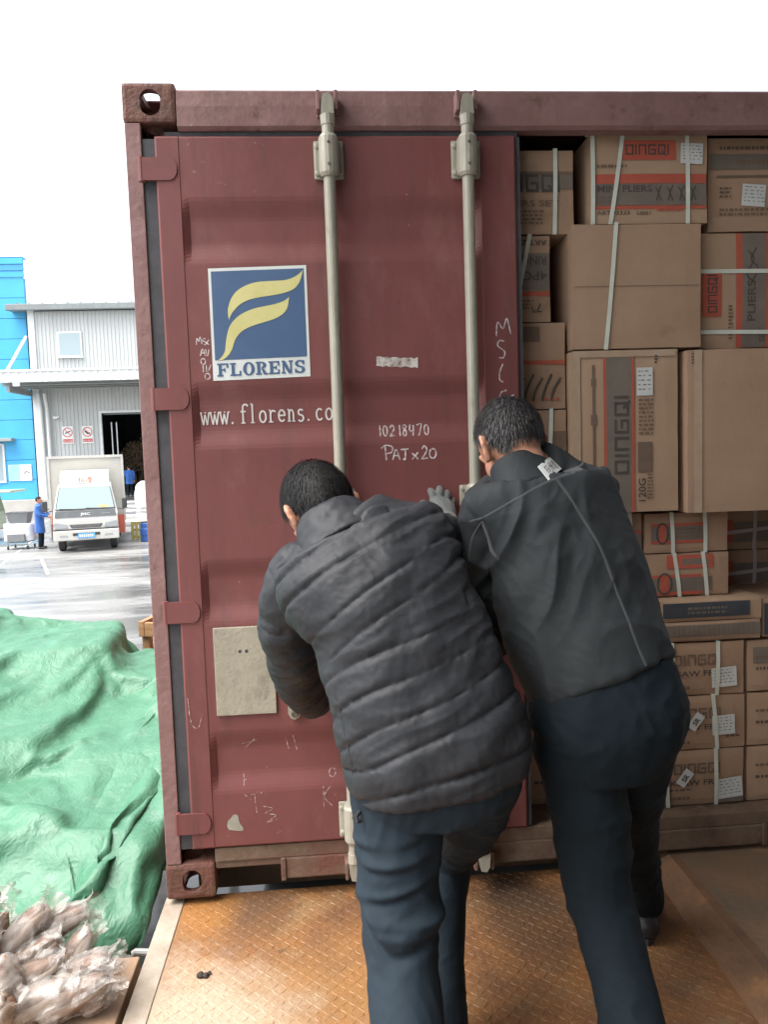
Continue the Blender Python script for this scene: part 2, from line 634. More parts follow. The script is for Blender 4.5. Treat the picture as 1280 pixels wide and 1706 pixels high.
def door_depth(z):
    for a, b, c, d in CY:
        if d <= z <= a:
            t_ = 1.0
            if z >= b: t_ = (a - z) / (a - b)
            elif z <= c: t_ = (z - d) / (c - d)
            return DEPTH * t_ * t_ * (3 - 2 * t_)
            return DEPTH
    return 0.0


def door_y(x, z):
    bow = .0025 * noise.noise(Vector((x * 2.3, z * 1.7, 3)))
    if x < PX0 or x > PX1:
        return DY + bow
    e = min(1.0, (x - PX0) / .022, (PX1 - x) / .022)
    return DY + bow + door_depth(z) * max(0.0, e) + .002


gx = sorted(set([DX0, DX0 + .006, .13, PX0 - .001, PX0, PX0 + .022] + list(np.linspace(.21, 1.06, 30)) + [PX1 - .022, PX1, PX1 + .001, 1.15, DX1 - .006, DX1]))
gz = sorted(set([DZ0, DZ0 + .006, DZ1 - .006, DZ1] + [q for c in CY for q in c] + list(np.linspace(.2, 2.41, 190))))
m = MB()
for z in gz:
    for x in gx:
        y = door_y(x, z)
        if x in (DX0, DX1) or z in (DZ0, DZ1):
            y += .005
        m.v.append((x, y, z))
nx = len(gx)
for j in range(len(gz) - 1):
    for i in range(nx - 1):
        a = j * nx + i
        m.f.append((a, a + 1, a + nx + 1, a + nx))
# back and edges
k = len(m.v)
m.v += [(x, .045, z) for z in (DZ0, DZ1) for x in (DX0, DX1)]
m.f.append((k, k + 2, k + 3, k + 1))
J = len(gz)
m.f.append(tuple([k] + [k + 1] + [i for i in range(nx - 1, -1, -1)]))
m.f.append(tuple([k + 2] + [(J - 1) * nx + i for i in range(nx)] + [k + 3]))
m.f.append(tuple([k] + [j * nx for j in range(J)] + [k + 2]))
m.f.append(tuple([k + 1, k + 3] + [j * nx + nx - 1 for j in range(J - 1, -1, -1)]))
door = m.build('door', 'red_paint', ctr)
fix_normals(door)
door['label'] = 'closed left container door with company logo, locking rods and chalk marks'
MB().box(.053, DX0 - .001, .010, .05, .166, DZ1 - .001).build('hinge_side_seal', 'rubber_seal', door)
MB().box(DX0, DX1 + .012, .018, .044, .1665, DZ0 - .001).build('bottom_seal', 'rubber_seal', door)
MB().box(DX1 + .001, DX1 + .016, .0, .035, DZ0, DZ1 - .001).build('free_edge_seal', 'rubber_seal', door)

# hinges: rounded blade lying on the stile, knuckle on the post
for z in (2.33, 1.635, .96, .262):
    m = MB()
    h = .034
    pts = [(.05, z - h), (.135, z - h)] + [(.135 + .024 * math.sin(a), z - h * math.cos(a)) for a in np.linspace(.3, math.pi - .3, 7)] + [(.135, z + h), (.05, z + h)]
    m.prism(pts, 1, DY - .005, DY + .004)
    m.tube([(.051, DY + .004, z - .036), (.051, DY + .004, z + .036)], .010, n=12)
    m.build('hinge', 'red_paint', door)


# locking rods with guide brackets, cam ends and handles
def locking_rod(X):
    RY = DY - .042
    m = MB()
    zs = np.linspace(.12, 2.46, 14)
    m.tube([(X, RY, z) for z in zs], .0185, n=16)
    rod = m.build('locking_rod', 'galvanised', door, smooth=False)
    for z, hh in ((2.35, .058), (.247, .06), (1.30, .035), (.78, .04)):
        b = MB()
        b.box(X - .046, X + .046, DY - .012, DY - .0005, z - hh, z + hh, b=.006)
        b.tube([(X, RY, z - hh - .004), (X, RY, z - hh + .006), (X, RY, z + hh - .006), (X, RY, z + hh + .004)], [.024, .03, .03, .024], n=16)
        b.box(X - .0295, X + .0295, RY, DY - .002, z - hh + .004, z + hh - .004)
        b.build('rod_bracket', 'galvanised', door)
        for sx in (-.036, .036):
            for sz in (-.7, .7):
                q = MB()
                q.tube([(X + sx, DY - .012, z + sz * hh), (X + sx, DY - .017, z + sz * hh), (X + sx, DY - .019, z + sz * hh)], [.0085, .0085, .004], n=8)
                q.build('rivet', 'galvanised', door)
        for sz in (-.55, .55):
            q = MB()
            q.tube([(X, RY - .027, z + sz * hh), (X, RY - .032, z + sz * hh)], [.0055, .0045], n=8)
            q.build('bolt', 'bolt_steel', door)
    # cam heads and the keepers on header and sill
    for z, sgn in ((2.47, 1), (.118, -1)):
        b = MB()
        b.tube([(X, RY, z - sgn * .03), (X, RY, z)], [.021, .0225], n=14)
        pts = [(X - .02, z), (X + .02, z), (X + .017, z + sgn * .045), (X + .006, z + sgn * .062), (X - .012, z + sgn * .058), (X - .018, z + sgn * .03)]
        if sgn < 0: pts = pts[::-1]
        b.prism(pts, 1, RY - .015, RY + .022)
        o = b.build('cam_end', 'galvanised', door)
        fix_normals(o)
    return rod


locking_rod(.622)
locking_rod(1.050)
for X in (.622, 1.050):
    for z, sgn in ((2.515, 1), (.085, -1)):
        b = MB()
        for sx in (-.032, .022):
            b.box(X + sx, X + sx + .011, -.058, -.0025, z - .028, z + .03, b=.003)
        b.box(X - .032, X + .033, -.016, -.0022, z - .034, z - .022, b=.003)
        b.build('cam_keeper', 'frame_paint' if sgn > 0 else 'sill_paint', ctr)
# handle bracket behind the man's elbow and the handle bars
b = MB()
b.prism([(.425, .615), (.433, .600), (.446, .594), (.459, .600), (.467, .615), (.467, .68), (.425, .68)], 1, DY - .016, DY - .0005)
o = b.build('handle_retainer', 'galvanised', door)
fix_normals(o)
q = MB()
q.tube([(.446, DY - .016, .615), (.446, DY - .026, .615)], [.013, .011], n=6)
q.build('bolt', 'bolt_steel', door)
for X, e in ((.622, .43), (1.05, .80)):
    b = MB()
    b.tube([(X - .01, DY - .06, .80), (X - .06, DY - .062, .765), ((X + e) / 2, DY - .05, .70), (e + .02, DY - .045, .662)], .011, n=10)
    b.build('door_handle', 'galvanised', door)


# flat marks on the door: everything follows its surface
def on_door(name, v2, faces, m, lift=.0016):
    return mesh_obj(name, [(x, door_y(x, z) - lift, z) for x, z in v2], faces, m, door)


def grid_quad(x0, x1, z0, z1, tilt=0.0, nx=2, nz=14):
    v, f = [], []
    for j in range(nz + 1):
        for i in range(nx + 1):
            x = x0 + (x1 - x0) * i / nx
            z = z0 + (z1 - z0) * j / nz
            v.append((x, z + tilt * (x - x0)))
    for j in range(nz):
        for i in range(nx):
            a = j * (nx + 1) + i
            f.append((a, a + 1, a + nx + 2, a + nx + 1))
    return v, f


LT = .022                         # the sticker sits a touch out of level
LX0, LX1, LZ0, LZ1 = .2365, .5395, 1.6875, 2.031


def logo_xy(u, v):                # u to the right, v down, both 0..1
    x = LX0 + u * (LX1 - LX0)
    return (x, LZ1 - v * (LZ1 - LZ0) + LT * (x - LX0))


on_door('logo_backing', *grid_quad(LX0, LX1, LZ0, LZ1, LT), 'white_vinyl', .0012)
v0, v1, u0, u1 = .028, .818, .028, .972
vv, ff = grid_quad(0, 1, 0, 1)
on_door('logo_field', [logo_xy(u0 + x * (u1 - u0), v1 - z * (v1 - v0)) for x, z in vv], ff, 'navy_vinyl', .0019)


def from_crop(x, y):              # drawing units of the emblem -> u, v
    v = (y - (112 - 15 * (x - 160) / 690)) / 808
    xl = 160 + 45 * v
    xr = 850 + 38 * v
    return (x - xl) / (xr - xl), v


SW1 = ([(828, 132), (800, 160), (760, 185), (700, 203), (600, 208), (500, 215), (420, 240), (360, 280), (325, 330), (305, 390), (303, 440), (312, 483)],
       [(828, 132), (815, 190), (795, 235), (760, 270), (700, 293), (620, 310), (530, 322), (450, 340), (390, 370), (345, 415), (320, 455), (312, 483)])
SW2 = ([(732, 325), (700, 350), (640, 372), (560, 388), (480, 405), (400, 440), (350, 480), (315, 530), (298, 590), (290, 650), (283, 710), (260, 750), (235, 773)],
       [(732, 325), (720, 400), (690, 445), (630, 480), (550, 505), (470, 530), (410, 560), (370, 600), (350, 640), (335, 690), (310, 735), (270, 768), (235, 773)])
for A, B in (SW1, SW2):
    a, b = smooth_path(A, 4), smooth_path(B, 4)
    v = [logo_xy(*from_crop(*p)) for p in a] + [logo_xy(*from_crop(*p)) for p in b]
    k = len(a)
    f = [(i, i + k, i + k + 1, i + 1) for i in range(k - 1)]
    on_door('logo_swoosh', v, f, 'yellow_vinyl', .0026)

# slab-serif capitals for the sticker, drawn on a 1 x 1 cell
ARC = lambda cx, cy, rx, ry, a0, a1, k=14: [(cx + rx * math.cos(math.radians(a0 + (a1 - a0) * i / k)), cy + ry * math.sin(math.radians(a0 + (a1 - a0) * i / k))) for i in range(k + 1)]


def bar(x0, x1, y0, y1):
    return ([(x0, y0), (x1, y0), (x1, y1), (x0, y1)], [(0, 1, 2, 3)])


def ring(o1, o2):
    k = len(o1)
    return (o1 + o2, [(i, i + 1, i + 1 + k, i + k) for i in range(k - 1)])


SER = {
    'F': [bar(.12, .38, .1, .9), bar(0, .5, 0, .13), bar(0, .95, .87, 1), bar(.8, .95, .64, .9), bar(.38, .68, .44, .56), bar(.6, .7, .34, .66)],
    'L': [bar(.12, .38, .1, .9), bar(0, .5, .87, 1), bar(0, .95, 0, .13), bar(.8, .95, .1, .38)],
    'O': [ring(ARC(.5, .5, .5, .52, 0, 360, 28), ARC(.5, .5, .22, .40, 0, 360, 28))],
    'R': [bar(.12, .38, .1, .9), bar(0, .5, 0, .13), bar(0, .5, .87, 1), ring(ARC(.5, .74, .40, .26, 90, -90), ARC(.5, .74, .14, .15, 90, -90)),
          ([(.45, .5), (.68, .46), (.98, 0), (.68, 0)], [(0, 3, 2, 1)]), bar(.66, 1.04, 0, .12)],
    'E': [bar(.12, .38, .1, .9), bar(0, .95, 0, .13), bar(0, .93, .87, 1), bar(.79, .93, .64, .9), bar(.81, .95, .1, .36), bar(.38, .68, .44, .56), bar(.6, .7, .34, .66)],
    'N': [bar(.1, .24, .1, .9), bar(0, .36, 0, .12), bar(.76, .9, .1, .9), bar(.64, 1.02, .88, 1), ([(0, 1), (.32, 1), (.9, 0), (.62, 0)], [(0, 3, 2, 1)])],
    'S': [ring(ARC(.5, .73, .42, .28, 20, 270), ARC(.5, .74, .17, .15, 20, 270)), ring(ARC(.5, .28, .44, .29, 90, -160), ARC(.5, .27, .18, .16, 90, -160)),
          bar(.74, .9, .66, .98), bar(.06, .22, .04, .34)],
}
v, f = [], []
cu = .045
for ch in 'FLORENS':
    w = .118
    for pv, pf in SER[ch]:
        k = len(v)
        v += [logo_xy(cu + x * w, .965 - y * .118) for x, y in pv]
        f += [tuple(i + k for i in q) for q in pf]
    cu += .1315
on_door('logo_lettering', v, f, 'navy_vinyl', .0026)

# thin serif lower case for the web address
STR = {
    'w': ([[(0, 1), (.27, 0)], [(.27, 0), (.5, .85)], [(.5, .85), (.74, 0)], [(.74, 0), (1, 1)]], [(-.08, .14, .96), (.42, .6, .96), (.88, 1.1, .96)]),
    'f': ([ARC(.72, 1.3, .3, .26, 20, 180, 8) + [(.42, 0)], [(.15, .98), (.75, .98)]], [(.18, .68, 0)]),
    'l': ([[(.42, 1.55), (.42, 0)]], [(.18, .66, 0), (.22, .42, 1.53)]),
    'o': ([ARC(.5, .5, .36, .46, 0, 360, 20)], []),
    'r': ([[(.3, .98), (.3, 0)], ARC(.62, .62, .32, .34, 170, 40, 7)], [(.08, .6, 0), (.1, .3, .97)]),
    'e': ([[(.16, .54), (.84, .54)] + ARC(.5, .52, .36, .46, 0, 320, 18)], []),
    'n': ([[(.25, .98), (.25, 0)], ARC(.5, .62, .25, .34, 180, 0, 9) + [(.75, 0)]], [(.06, .44, 0), (.58, .96, 0), (.06, .25, .97)]),
    's': ([ARC(.5, .74, .27, .23, 30, 270, 10) + ARC(.5, .26, .3, .26, 90, -150, 10)], []),
    'c': ([ARC(.5, .5, .36, .46, 45, 320, 16)], []),
    'm': ([[(.1, .98), (.1, 0)], ARC(.3, .66, .2, .3, 180, 0, 7) + [(.5, 0)], ARC(.7, .66, .2, .3, 180, 0, 7) + [(.9, 0)]], []),
}
X, cell, xh = .190, .0300, .0385
for ch in 'www.florens.com':
    v, f = [], []
    if ch == '.':
        parts = [ARC(.25, .08, .11, .1, 0, 360, 10)]
        k = len(v)
        v += [(X + x * cell, 1.5515 + .012 * (X - .19) + y * xh) for x, y in parts[0]]
        f.append(tuple(range(k, k + 11)))
    else:
        st, se = STR[ch]
        for p in st:
            pv, pf = ribbon2d([(X + x * cell * (.9 if ch != 'w' else .84), 1.5515 + .012 * (X - .19) + y * xh) for x, y in p], .0052 if ch != 'w' else .0042)
            k = len(v)
            v += pv
            f += [tuple(i + k for i in q) for q in pf]
        for a, b, y in se:
            pv, pf = ribbon2d([(X + a * cell * .9, 1.5515 + .012 * (X - .19) + y * xh + .0015), (X + b * cell * .9, 1.5515 + .012 * (X - .19) + y * xh + .0015)], .0035)
            k = len(v)
            v += pv
            f += [tuple(i + k for i in q) for q in pf]
    X += cell
    on_door('web_letter', v, f, 'letter_white', .0018)


# chalk writing: strokes on unit cells
def strokes(name, groups, m, w, lift=.0016, apart=False):
    if apart:
        for g_ in groups:
            strokes(name, [g_], m, w, lift)
        return
    v, f = [], []
    for x0, z0, sx, sz, lines in groups:
        for ln in lines:
            pts = smooth_path([(x0 + a * sx, z0 + b * sz) for a, b in ln], 4) if len(ln) > 2 else [(x0 + a * sx, z0 + b * sz) for a, b in ln]
            if len(ln) == 2:
                (xa, za), (xb, zb) = pts
                pts = [(xa + (xb - xa) * t / 5, za + (zb - za) * t / 5) for t in range(6)]
            pv, pf = ribbon2d(pts, w, .5)
            k = len(v)
            v += pv
            f += [tuple(i + k for i in q) for q in pf]
    return on_door(name, v, f, m, lift)


G = {
    '1': [[(.5, 1), (.55, 0)]], '0': [ARC(.5, .5, .35, .45, 80, 450, 12)], '2': [[(.1, .75), (.45, 1), (.8, .7), (.45, .3), (.05, .02), (.9, .08)]],
    '8': [[(.8, .85), (.4, 1), (.2, .75), (.7, .4), (.6, .02), (.2, .1), (.3, .45), (.8, .85)]], '4': [[(.2, 1), (.1, .45), (.9, .5)], [(.75, .95), (.65, 0)]],
    '7': [[(.1, .95), (.9, 1), (.4, 0)]], 'P': [[(.3, 0), (.2, .95)], [(-.2, .8), (.3, 1), (.95, .85), (.8, .5), (.25, .45)]],
    'A': [[(0, 0), (.45, 1), (.9, 0)], [(.15, .4), (.75, .4)]], 'T': [[(0, .95), (1, 1)], [(.6, 1), (.55, .05), (.3, .1)]],
    'x': [[(0, .6), (.8, 0)], [(.8, .65), (0, 0)]],
    'M': [[(0, 0), (.1, .8), (.45, .4), (.7, 1), (.95, .1)]], 'S': [[(.7, .95), (.3, 1), (.15, .7), (.7, .35), (.6, 0), (.25, .0)]],
    'C': [[(.5, 1), (.15, .6), (.1, .15), (.5, 0)]], 'E': [[(.5, .95), (.1, .8), (.05, .2), (.2, 0)], [(0, .45), (1.0, .7)]], 'B': [[(.1, 1), (.1, 0), (.8, .2), (.2, .5), (.75, .85), (.1, 1)]],
    'K': [[(.1, 1), (.1, 0)], [(.8, 1), (.15, .5), (.9, 0)]], 'l': [[(.5, 1), (.5, 0)]], '/': [[(.8, 1), (.1, 0)]],
    'V': [[(0, 1), (.4, 0), (.9, 1)]],
}
gs = []
x = .745
for ch in '10218470':
    gs.append((x, 1.498, .019, .036, G[ch]))
    x += .017 if ch == '1' else .0232
strokes('chalk_number', gs, 'chalk', .0040)
gs = []
for ch, x, w, h in (('P', .762, .032, .048), ('A', .792, .026, .034), ('T', .818, .026, .034), ('x', .855, .024, .034), ('2', .884, .024, .042), ('0', .907, .03, .034)):
    gs.append((x, 1.422, w, h, G[ch]))
strokes('chalk_order', gs, 'chalk', .0046)
strokes('chalk_carrier', [(1.137, 1.806, .05, .056, G['M']), (1.135, 1.738, .04, .054, G['S']), (1.142, 1.66, .03, .058, G['C']), (1.142, 1.575, .05, .062, G['E']), (1.152, 1.545, .03, .04, G['l'])], 'chalk', .0042)
strokes('chalk_initials', [(.19, 1.80, .018, .024, G['M']), (.207, 1.80, .018, .018, G['S']), (.222, 1.80, .014, .014, G['C']), (.20, 1.765, .018, .022, G['A']), (.217, 1.765, .012, .02, G['V']),
                           (.198, 1.738, .02, .02, G['0']), (.202, 1.715, .01, .022, G['l']), (.212, 1.715, .01, .022, G['l']), (.22, 1.715, .014, .022, G['/']), (.208, 1.692, .022, .02, G['0'])], 'chalk', .0032)
strokes('chalk_scrawl', [(.29, .285, .03, .062, [[(0, 1), (1.3, 1.05), (.5, 1), (.6, 0)]]), (.325, .255, .05, .05, [[(.1, 1), (.7, .8), (.2, .5), (.9, .35), (.3, -.1), (.95, .1)]]),
                         (.525, .29, .035, .07, G['K']), (.545, .385, .03, .03, G['0'])], 'faint_chalk', .0032, apart=True)
strokes('chalk_strike', [(.27, .50, .05, .03, [[(0, .5), (.8, .8), (1, 1)]]), (.27, .50, .05, .03, [[(.2, 0), (.8, 1)]]), (.41, .485, .02, .05, [[(0, 1), (.5, 0)]]), (.435, .48, .02, .06, [[(0, 1), (.6, 0)]]), (.265, .375, .01, .04, G['l']),
                          (.105, .58, .035, .10, [[(0, 1), (.2, .2), (.8, 0), (1.3, .5)]]), (.27, .33, .1, .05, [[(.0, .4), (.2, 0)]])], 'faint_chalk', .003, apart=True)
v, f = grid_quad(.749, .882, 1.7215, 1.751, 0, 12, 4)
rs = random.Random(3)
v = [(x + rs.uniform(-.002, .002), z + rs.uniform(-.003, .003) - .06 * (x - .75)) for x, z in v]
on_door('paint_daub', v, f, 'scuff', .0015)
pts = [(.215, .232), (.25, .226), (.262, .232), (.25, .255), (.246, .278), (.233, .283), (.223, .272), (.213, .262), (.21, .245)]
on_door('bare_paint_patch', smooth_path(pts + pts[:1], 4), [tuple(range(len(smooth_path(pts + pts[:1], 4))))], 'chip_grey', .0012)
# data plate with its two rivet holes
MB().box(.196, .388, DY - .0075, DY + .003, .617, .905, b=.0025).build('data_plate', 'plate_grey', door)
for x in (.279, .300):
    q = MB()
    q.tube([(x, DY - .0075, .826), (x, DY - .0082, .826)], [.006, .005], n=10)
    q.build('plate_hole', 'rubber_seal', door)
for x, z in ((.315, .452), (.27, .39), (.275, .395), (.405, .30), (.345, .43)):
    pts = [(x + rs.uniform(-.003, .003), z + rs.uniform(-.004, .004)) for _ in range(3)]
    on_door('paint_chip', pts, [(0, 1, 2)], 'letter_white', .0012)

# right door, swung right round against the container's side
od = MB()
od.box(CW + .06, CW + .10, .12, 1.24, DZ0, DZ1, b=.004)
rd = od.build('open_door', 'red_paint', ctr)
for y in (.5, .95):
    b = MB()
    b.tube([(CW + .13, y, .1), (CW + .13, y, 2.5)], .0185, n=12)
    b.build('locking_rod', 'galvanised', rd)

# road trailer under the box
tr = thing('trailer_chassis', (CW / 2, 3, GZ), 'dark steel trailer chassis under the maroon shipping container', 'trailer')
for x in (.62, 1.70):
    m = MB()
    m.box(x, x + .12, .28, CL + .6, -.30, -.27)
    m.box(x, x + .12, .28, CL + .6, -.03, -.002)
    m.box(x + .05, x + .07, .28, CL + .6, -.27, -.03)
    m.build('beam', 'rust_dark', tr)
for y in (.30, 2.2, 4.1, CL - .35):
    MB().box(.05, CW - .05, y, y + .12, -.14, -.031).build('cross_member', 'rust_dark', tr)
for y in (2.4, 3.7):
    MB().tube([(.15, y, GZ + .5), (CW - .15, y, GZ + .5)], .06, n=10).build('axle', 'rust_dark', tr)
    for x in (.08, .42, CW - .70, CW - .36):
        m = MB()
        m.tube([(x, y, GZ + .5), (x + .02, y, GZ + .5), (x + .26, y, GZ + .5), (x + .28, y, GZ + .5)], [.43, .5, .5, .43], n=28)
        w = m.build('wheel', 'tyre', tr)
        MB().tube([(x - .004, y, GZ + .5), (x + .284, y, GZ + .5)], .27, n=20).build('rim', 'wheel_steel', w)

# ------------------------------------------------------------------ dock plate
PZ = -.022
pl = thing('dock_plate', (1.2, -1.0, PZ), 'rusty orange steel dock plate with raised tread under the two men', 'dock plate')


def rusty_tread():
    """Rust with bright worn areas, dark oil stains and orange near the container."""
    m = MATS['rust_plate']
    nt = m.node_tree
    b = nt.nodes['Principled BSDF']
    src = b.inputs['Base Color'].links[0].from_socket
    tc = nt.nodes.new('ShaderNodeTexCoord')
    cur = src
    for (x, y, r, c, k) in ((1.14, -.08, .17, (.05, .028, .016), .95), (1.20, -.24, .22, (.09, .05, .025), .7), (.30, -.05, .16, (.10, .055, .03), .6),
                            (.13, -.06, .13, (.34, .15, .035), .5), (.55, -.55, .35, (.32, .17, .06), .4), (.12, -.6, .4, (.40, .33, .24), .75), (1.55, -.2, .2, (.10, .05, .03), .6)):
        sub = nt.nodes.new('ShaderNodeVectorMath')
        sub.operation = 'DISTANCE'
        nz = nt.nodes.new('ShaderNodeTexNoise')
        nz.inputs['Scale'].default_value = 9
        nz.inputs['Detail'].default_value = 8
        nz.inputs['Roughness'].default_value = .7
        nt.links.new(tc.outputs['Object'], nz.inputs['Vector'])
        sc = nt.nodes.new('ShaderNodeVectorMath')
        sc.operation = 'MULTIPLY_ADD'
        nt.links.new(nz.outputs['Color'], sc.inputs[0])
        sc.inputs[1].default_value = (r * 1.2, r * 1.2, 0)
        nt.links.new(tc.outputs['Object'], sc.inputs[2])
        nt.links.new(sc.outputs[0], sub.inputs[0])
        sub.inputs[1].default_value = (x + r * .6, y + r * .6, PZ)
        mr = nt.nodes.new('ShaderNodeMapRange')
        mr.inputs['From Min'].default_value = r * .45
        mr.inputs['From Max'].default_value = r * 1.05
        mr.inputs['To Min'].default_value = k
        mr.inputs['To Max'].default_value = 0
        nt.links.new(sub.outputs['Value'], mr.inputs['Value'])
        mx = nt.nodes.new('ShaderNodeMixRGB')
        nt.links.new(mr.outputs[0], mx.inputs['Fac'])
        nt.links.new(cur, mx.inputs['Color1'])
        mx.inputs['Color2'].default_value = (*c, 1)
        cur = mx.outputs[0]
    nt.links.new(cur, b.inputs['Base Color'])


rusty_tread()
MB().box(.052, 2.7, -2.05, .055, PZ - .012, PZ).build('deck_sheet', 'rust_plate', pl)
# lentil treads, crossed at 45 degrees, standing 2 mm proud
m = MB()
pitch = .0235
ny = int(2.05 / pitch)
rs = random.Random(11)
for j in range(ny):
    y = .045 - j * pitch
    for i in range(int(1.62 / pitch)):
        x = .075 + i * pitch
        a = math.radians(45 if (i + j) % 2 else -45)
        l, w = .0135, .0042
        ca, sa = math.cos(a), math.sin(a)
        h = .0022 * rs.uniform(.55, 1.0)
        k = len(m.v)
        for px, py, pz in ((-l, 0, 0), (0, -w, 0), (l, 0, 0), (0, w, 0), (-l * .45, 0, h), (l * .45, 0, h)):
            m.v.append((x + px * ca - py * sa, y + px * sa + py * ca, PZ - .0002 + pz))
        m.f += [(k, k + 1, k + 4), (k + 1, k + 5, k + 4), (k + 1, k + 2, k + 5), (k + 2, k + 3, k + 5), (k + 3, k + 4, k + 5), (k + 3, k, k + 4)]
tp = m.build('tread_pattern', 'rust_plate', pl)
tp['kind'] = 'stuff'
# worn edge angle on the left with a weld lug
m = MB()
m.box(-.012, .0515, -2.05, .052, PZ - .008, PZ + .004, b=.003)
m.box(-.012, -.002, -2.05, .052, PZ - .13, PZ - .0085)
m.build('edge_angle', 'pale_edge', pl)
m = MB()
m.tube([(-.013, -.20, PZ - .02), (-.055, -.20, PZ - .015), (-.062, -.20, PZ - .02)], .011, n=10)
m.build('lug', 'wheel_steel', pl)
m = MB()
for i in range(3):
    m.box(.4 + i * .9, .5 + i * .9, -2.0, .02, PZ - .13, PZ - .0125)
m.build('rib', 'rust_dark', pl)

# a second, thicker plate laid over the right of it
rp = thing('ramp_plate', (2.2, -1.0, PZ), 'thick brown steel ramp plate lying on the right of the rusty deck', 'steel plate')
m = MB()
m.prism([(1.735, .028), (3.1, .030), (3.1, PZ + .001), (1.735, PZ + .001)], 1, -2.0, .05)
o = m.build('deck_sheet', 'ramp_steel', rp)
fix_normals(o)
m = MB()
ys = np.linspace(.05, -2.0, 40)
for y in ys:
    e = .01 * noise.noise(Vector((y * 5, 1, 0))) + (-.045 * (y - .05) / -.8 * .55)
    m.v += [(1.64 + e, y, PZ + .001), (1.655 + e, y, PZ + .014), (1.71 + e * .5, y, .030), (1.734, y, .031), (1.734, y, PZ + .001)]
for i in range(len(ys) - 1):
    for k in range(4):
        m.f.append((i * 5 + k, i * 5 + k + 1, (i + 1) * 5 + k + 1, (i + 1) * 5 + k))
o = m.build('bevelled_border', 'rust_dark', rp)
fix_normals(o)

# clod of dirt on the deck
m = MB()
for (dx, dy, r) in ((0, 0, .011), (.016, -.004, .009), (.024, .006, .006)):
    bm = bmesh.new()
    bmesh.ops.create_icosphere(bm, subdivisions=2, radius=r)
    vs_ = []
    for v in bm.verts:
        k = 1 + .5 * noise.noise(v.co * 160)
        vs_.append((.165 + dx + v.co.x * k, -.358 + dy + v.co.y * k, PZ + .005 + v.co.z * k * .7))
    bm.verts.index_update()
    m.add(vs_, [tuple(v.index for v in f.verts) for f in bm.faces])
    bm.free()
mat('soil', (.03, .022, .018), (.05, .035, .028), scale=60, rough=.9)
tag(m.build('dirt_clod', 'soil', smooth=True), 'small black clod of dirt on the rusty deck', 'dirt')

# ------------------------------------------------------------------ green tarpaulin over the heap
mat('tarp', (.052, .175, .100), (.074, .215, .130), scale=5, rough=.5, bump=.0, bscale=55, c3=(.16, .27, .205), t3=.55, s3=6, spec=.55)
_nt = MATS['tarp'].node_tree
_b = _nt.nodes['Principled BSDF']
_tc = _nt.nodes.new('ShaderNodeTexCoord')
_nd = _nt.nodes.new('ShaderNodeTexNoise')
_nd.inputs['Scale'].default_value = 7
_nd.inputs['Detail'].default_value = 3
_ma = _nt.nodes.new('ShaderNodeVectorMath')
_ma.operation = 'MULTIPLY_ADD'
_ma.inputs[1].default_value = (.22, .22, .22)
_nt.links.new(_tc.outputs['Object'], _nd.inputs['Vector'])
_nt.links.new(_nd.outputs['Color'], _ma.inputs[0])
_nt.links.new(_tc.outputs['Object'], _ma.inputs[2])
_prev = None
for _sc, _st, _ds in ((9, .14, .020), (24, .16, .010), (60, .22, .004)):
    _vo = _nt.nodes.new('ShaderNodeTexVoronoi')
    _vo.feature = 'F1'
    _vo.distance = 'MANHATTAN'
    _vo.inputs['Scale'].default_value = _sc
    _nt.links.new(_ma.outputs[0], _vo.inputs['Vector'])
    _bp = _nt.nodes.new('ShaderNodeBump')
    _bp.inputs['Strength'].default_value = _st
    _bp.inputs['Distance'].default_value = _ds
    _nt.links.new(_vo.outputs['Distance'], _bp.inputs['Height'])
    if _prev is not None:
        _nt.links.new(_prev.outputs[0], _bp.inputs['Normal'])
    _prev = _bp
_nt.links.new(_prev.outputs[0], _b.inputs['Normal'])
_tr = _nt.nodes.new('ShaderNodeBsdfTranslucent')
_tr.inputs['Color'].default_value = (.05, .24, .12, 1)
_ms = _nt.nodes.new('ShaderNodeMixShader')
_ms.inputs['Fac'].default_value = .18
_out = [n for n in _nt.nodes if n.type == 'OUTPUT_MATERIAL'][0]
_nt.links.new(_b.outputs[0], _ms.inputs[1])
_nt.links.new(_tr.outputs[0], _ms.inputs[2])
_nt.links.new(_ms.outputs[0], _out.inputs['Surface'])


HEAP = [  # x0, x1, y0, y1, top, turn, tilt
    (-1.35, -.66, 1.5, 2.3, .46, 9, -3), (-.62, -.06, 1.45, 2.15, .30, -3, -2), (-1.2, -.62, .78, 1.42, .29, -10, 0), (-.55, -.055, .70, 1.35, .23, 4, 2),
    (-1.0, -.45, .14, .62, .16, 14, 0), (-.40, -.055, .12, .62, .13, -6, 0), (-1.95, -1.28, .2, 2.3, .56, 5, 0), (-.75, -.06, -.12, .10, .0, 5, 0),
]

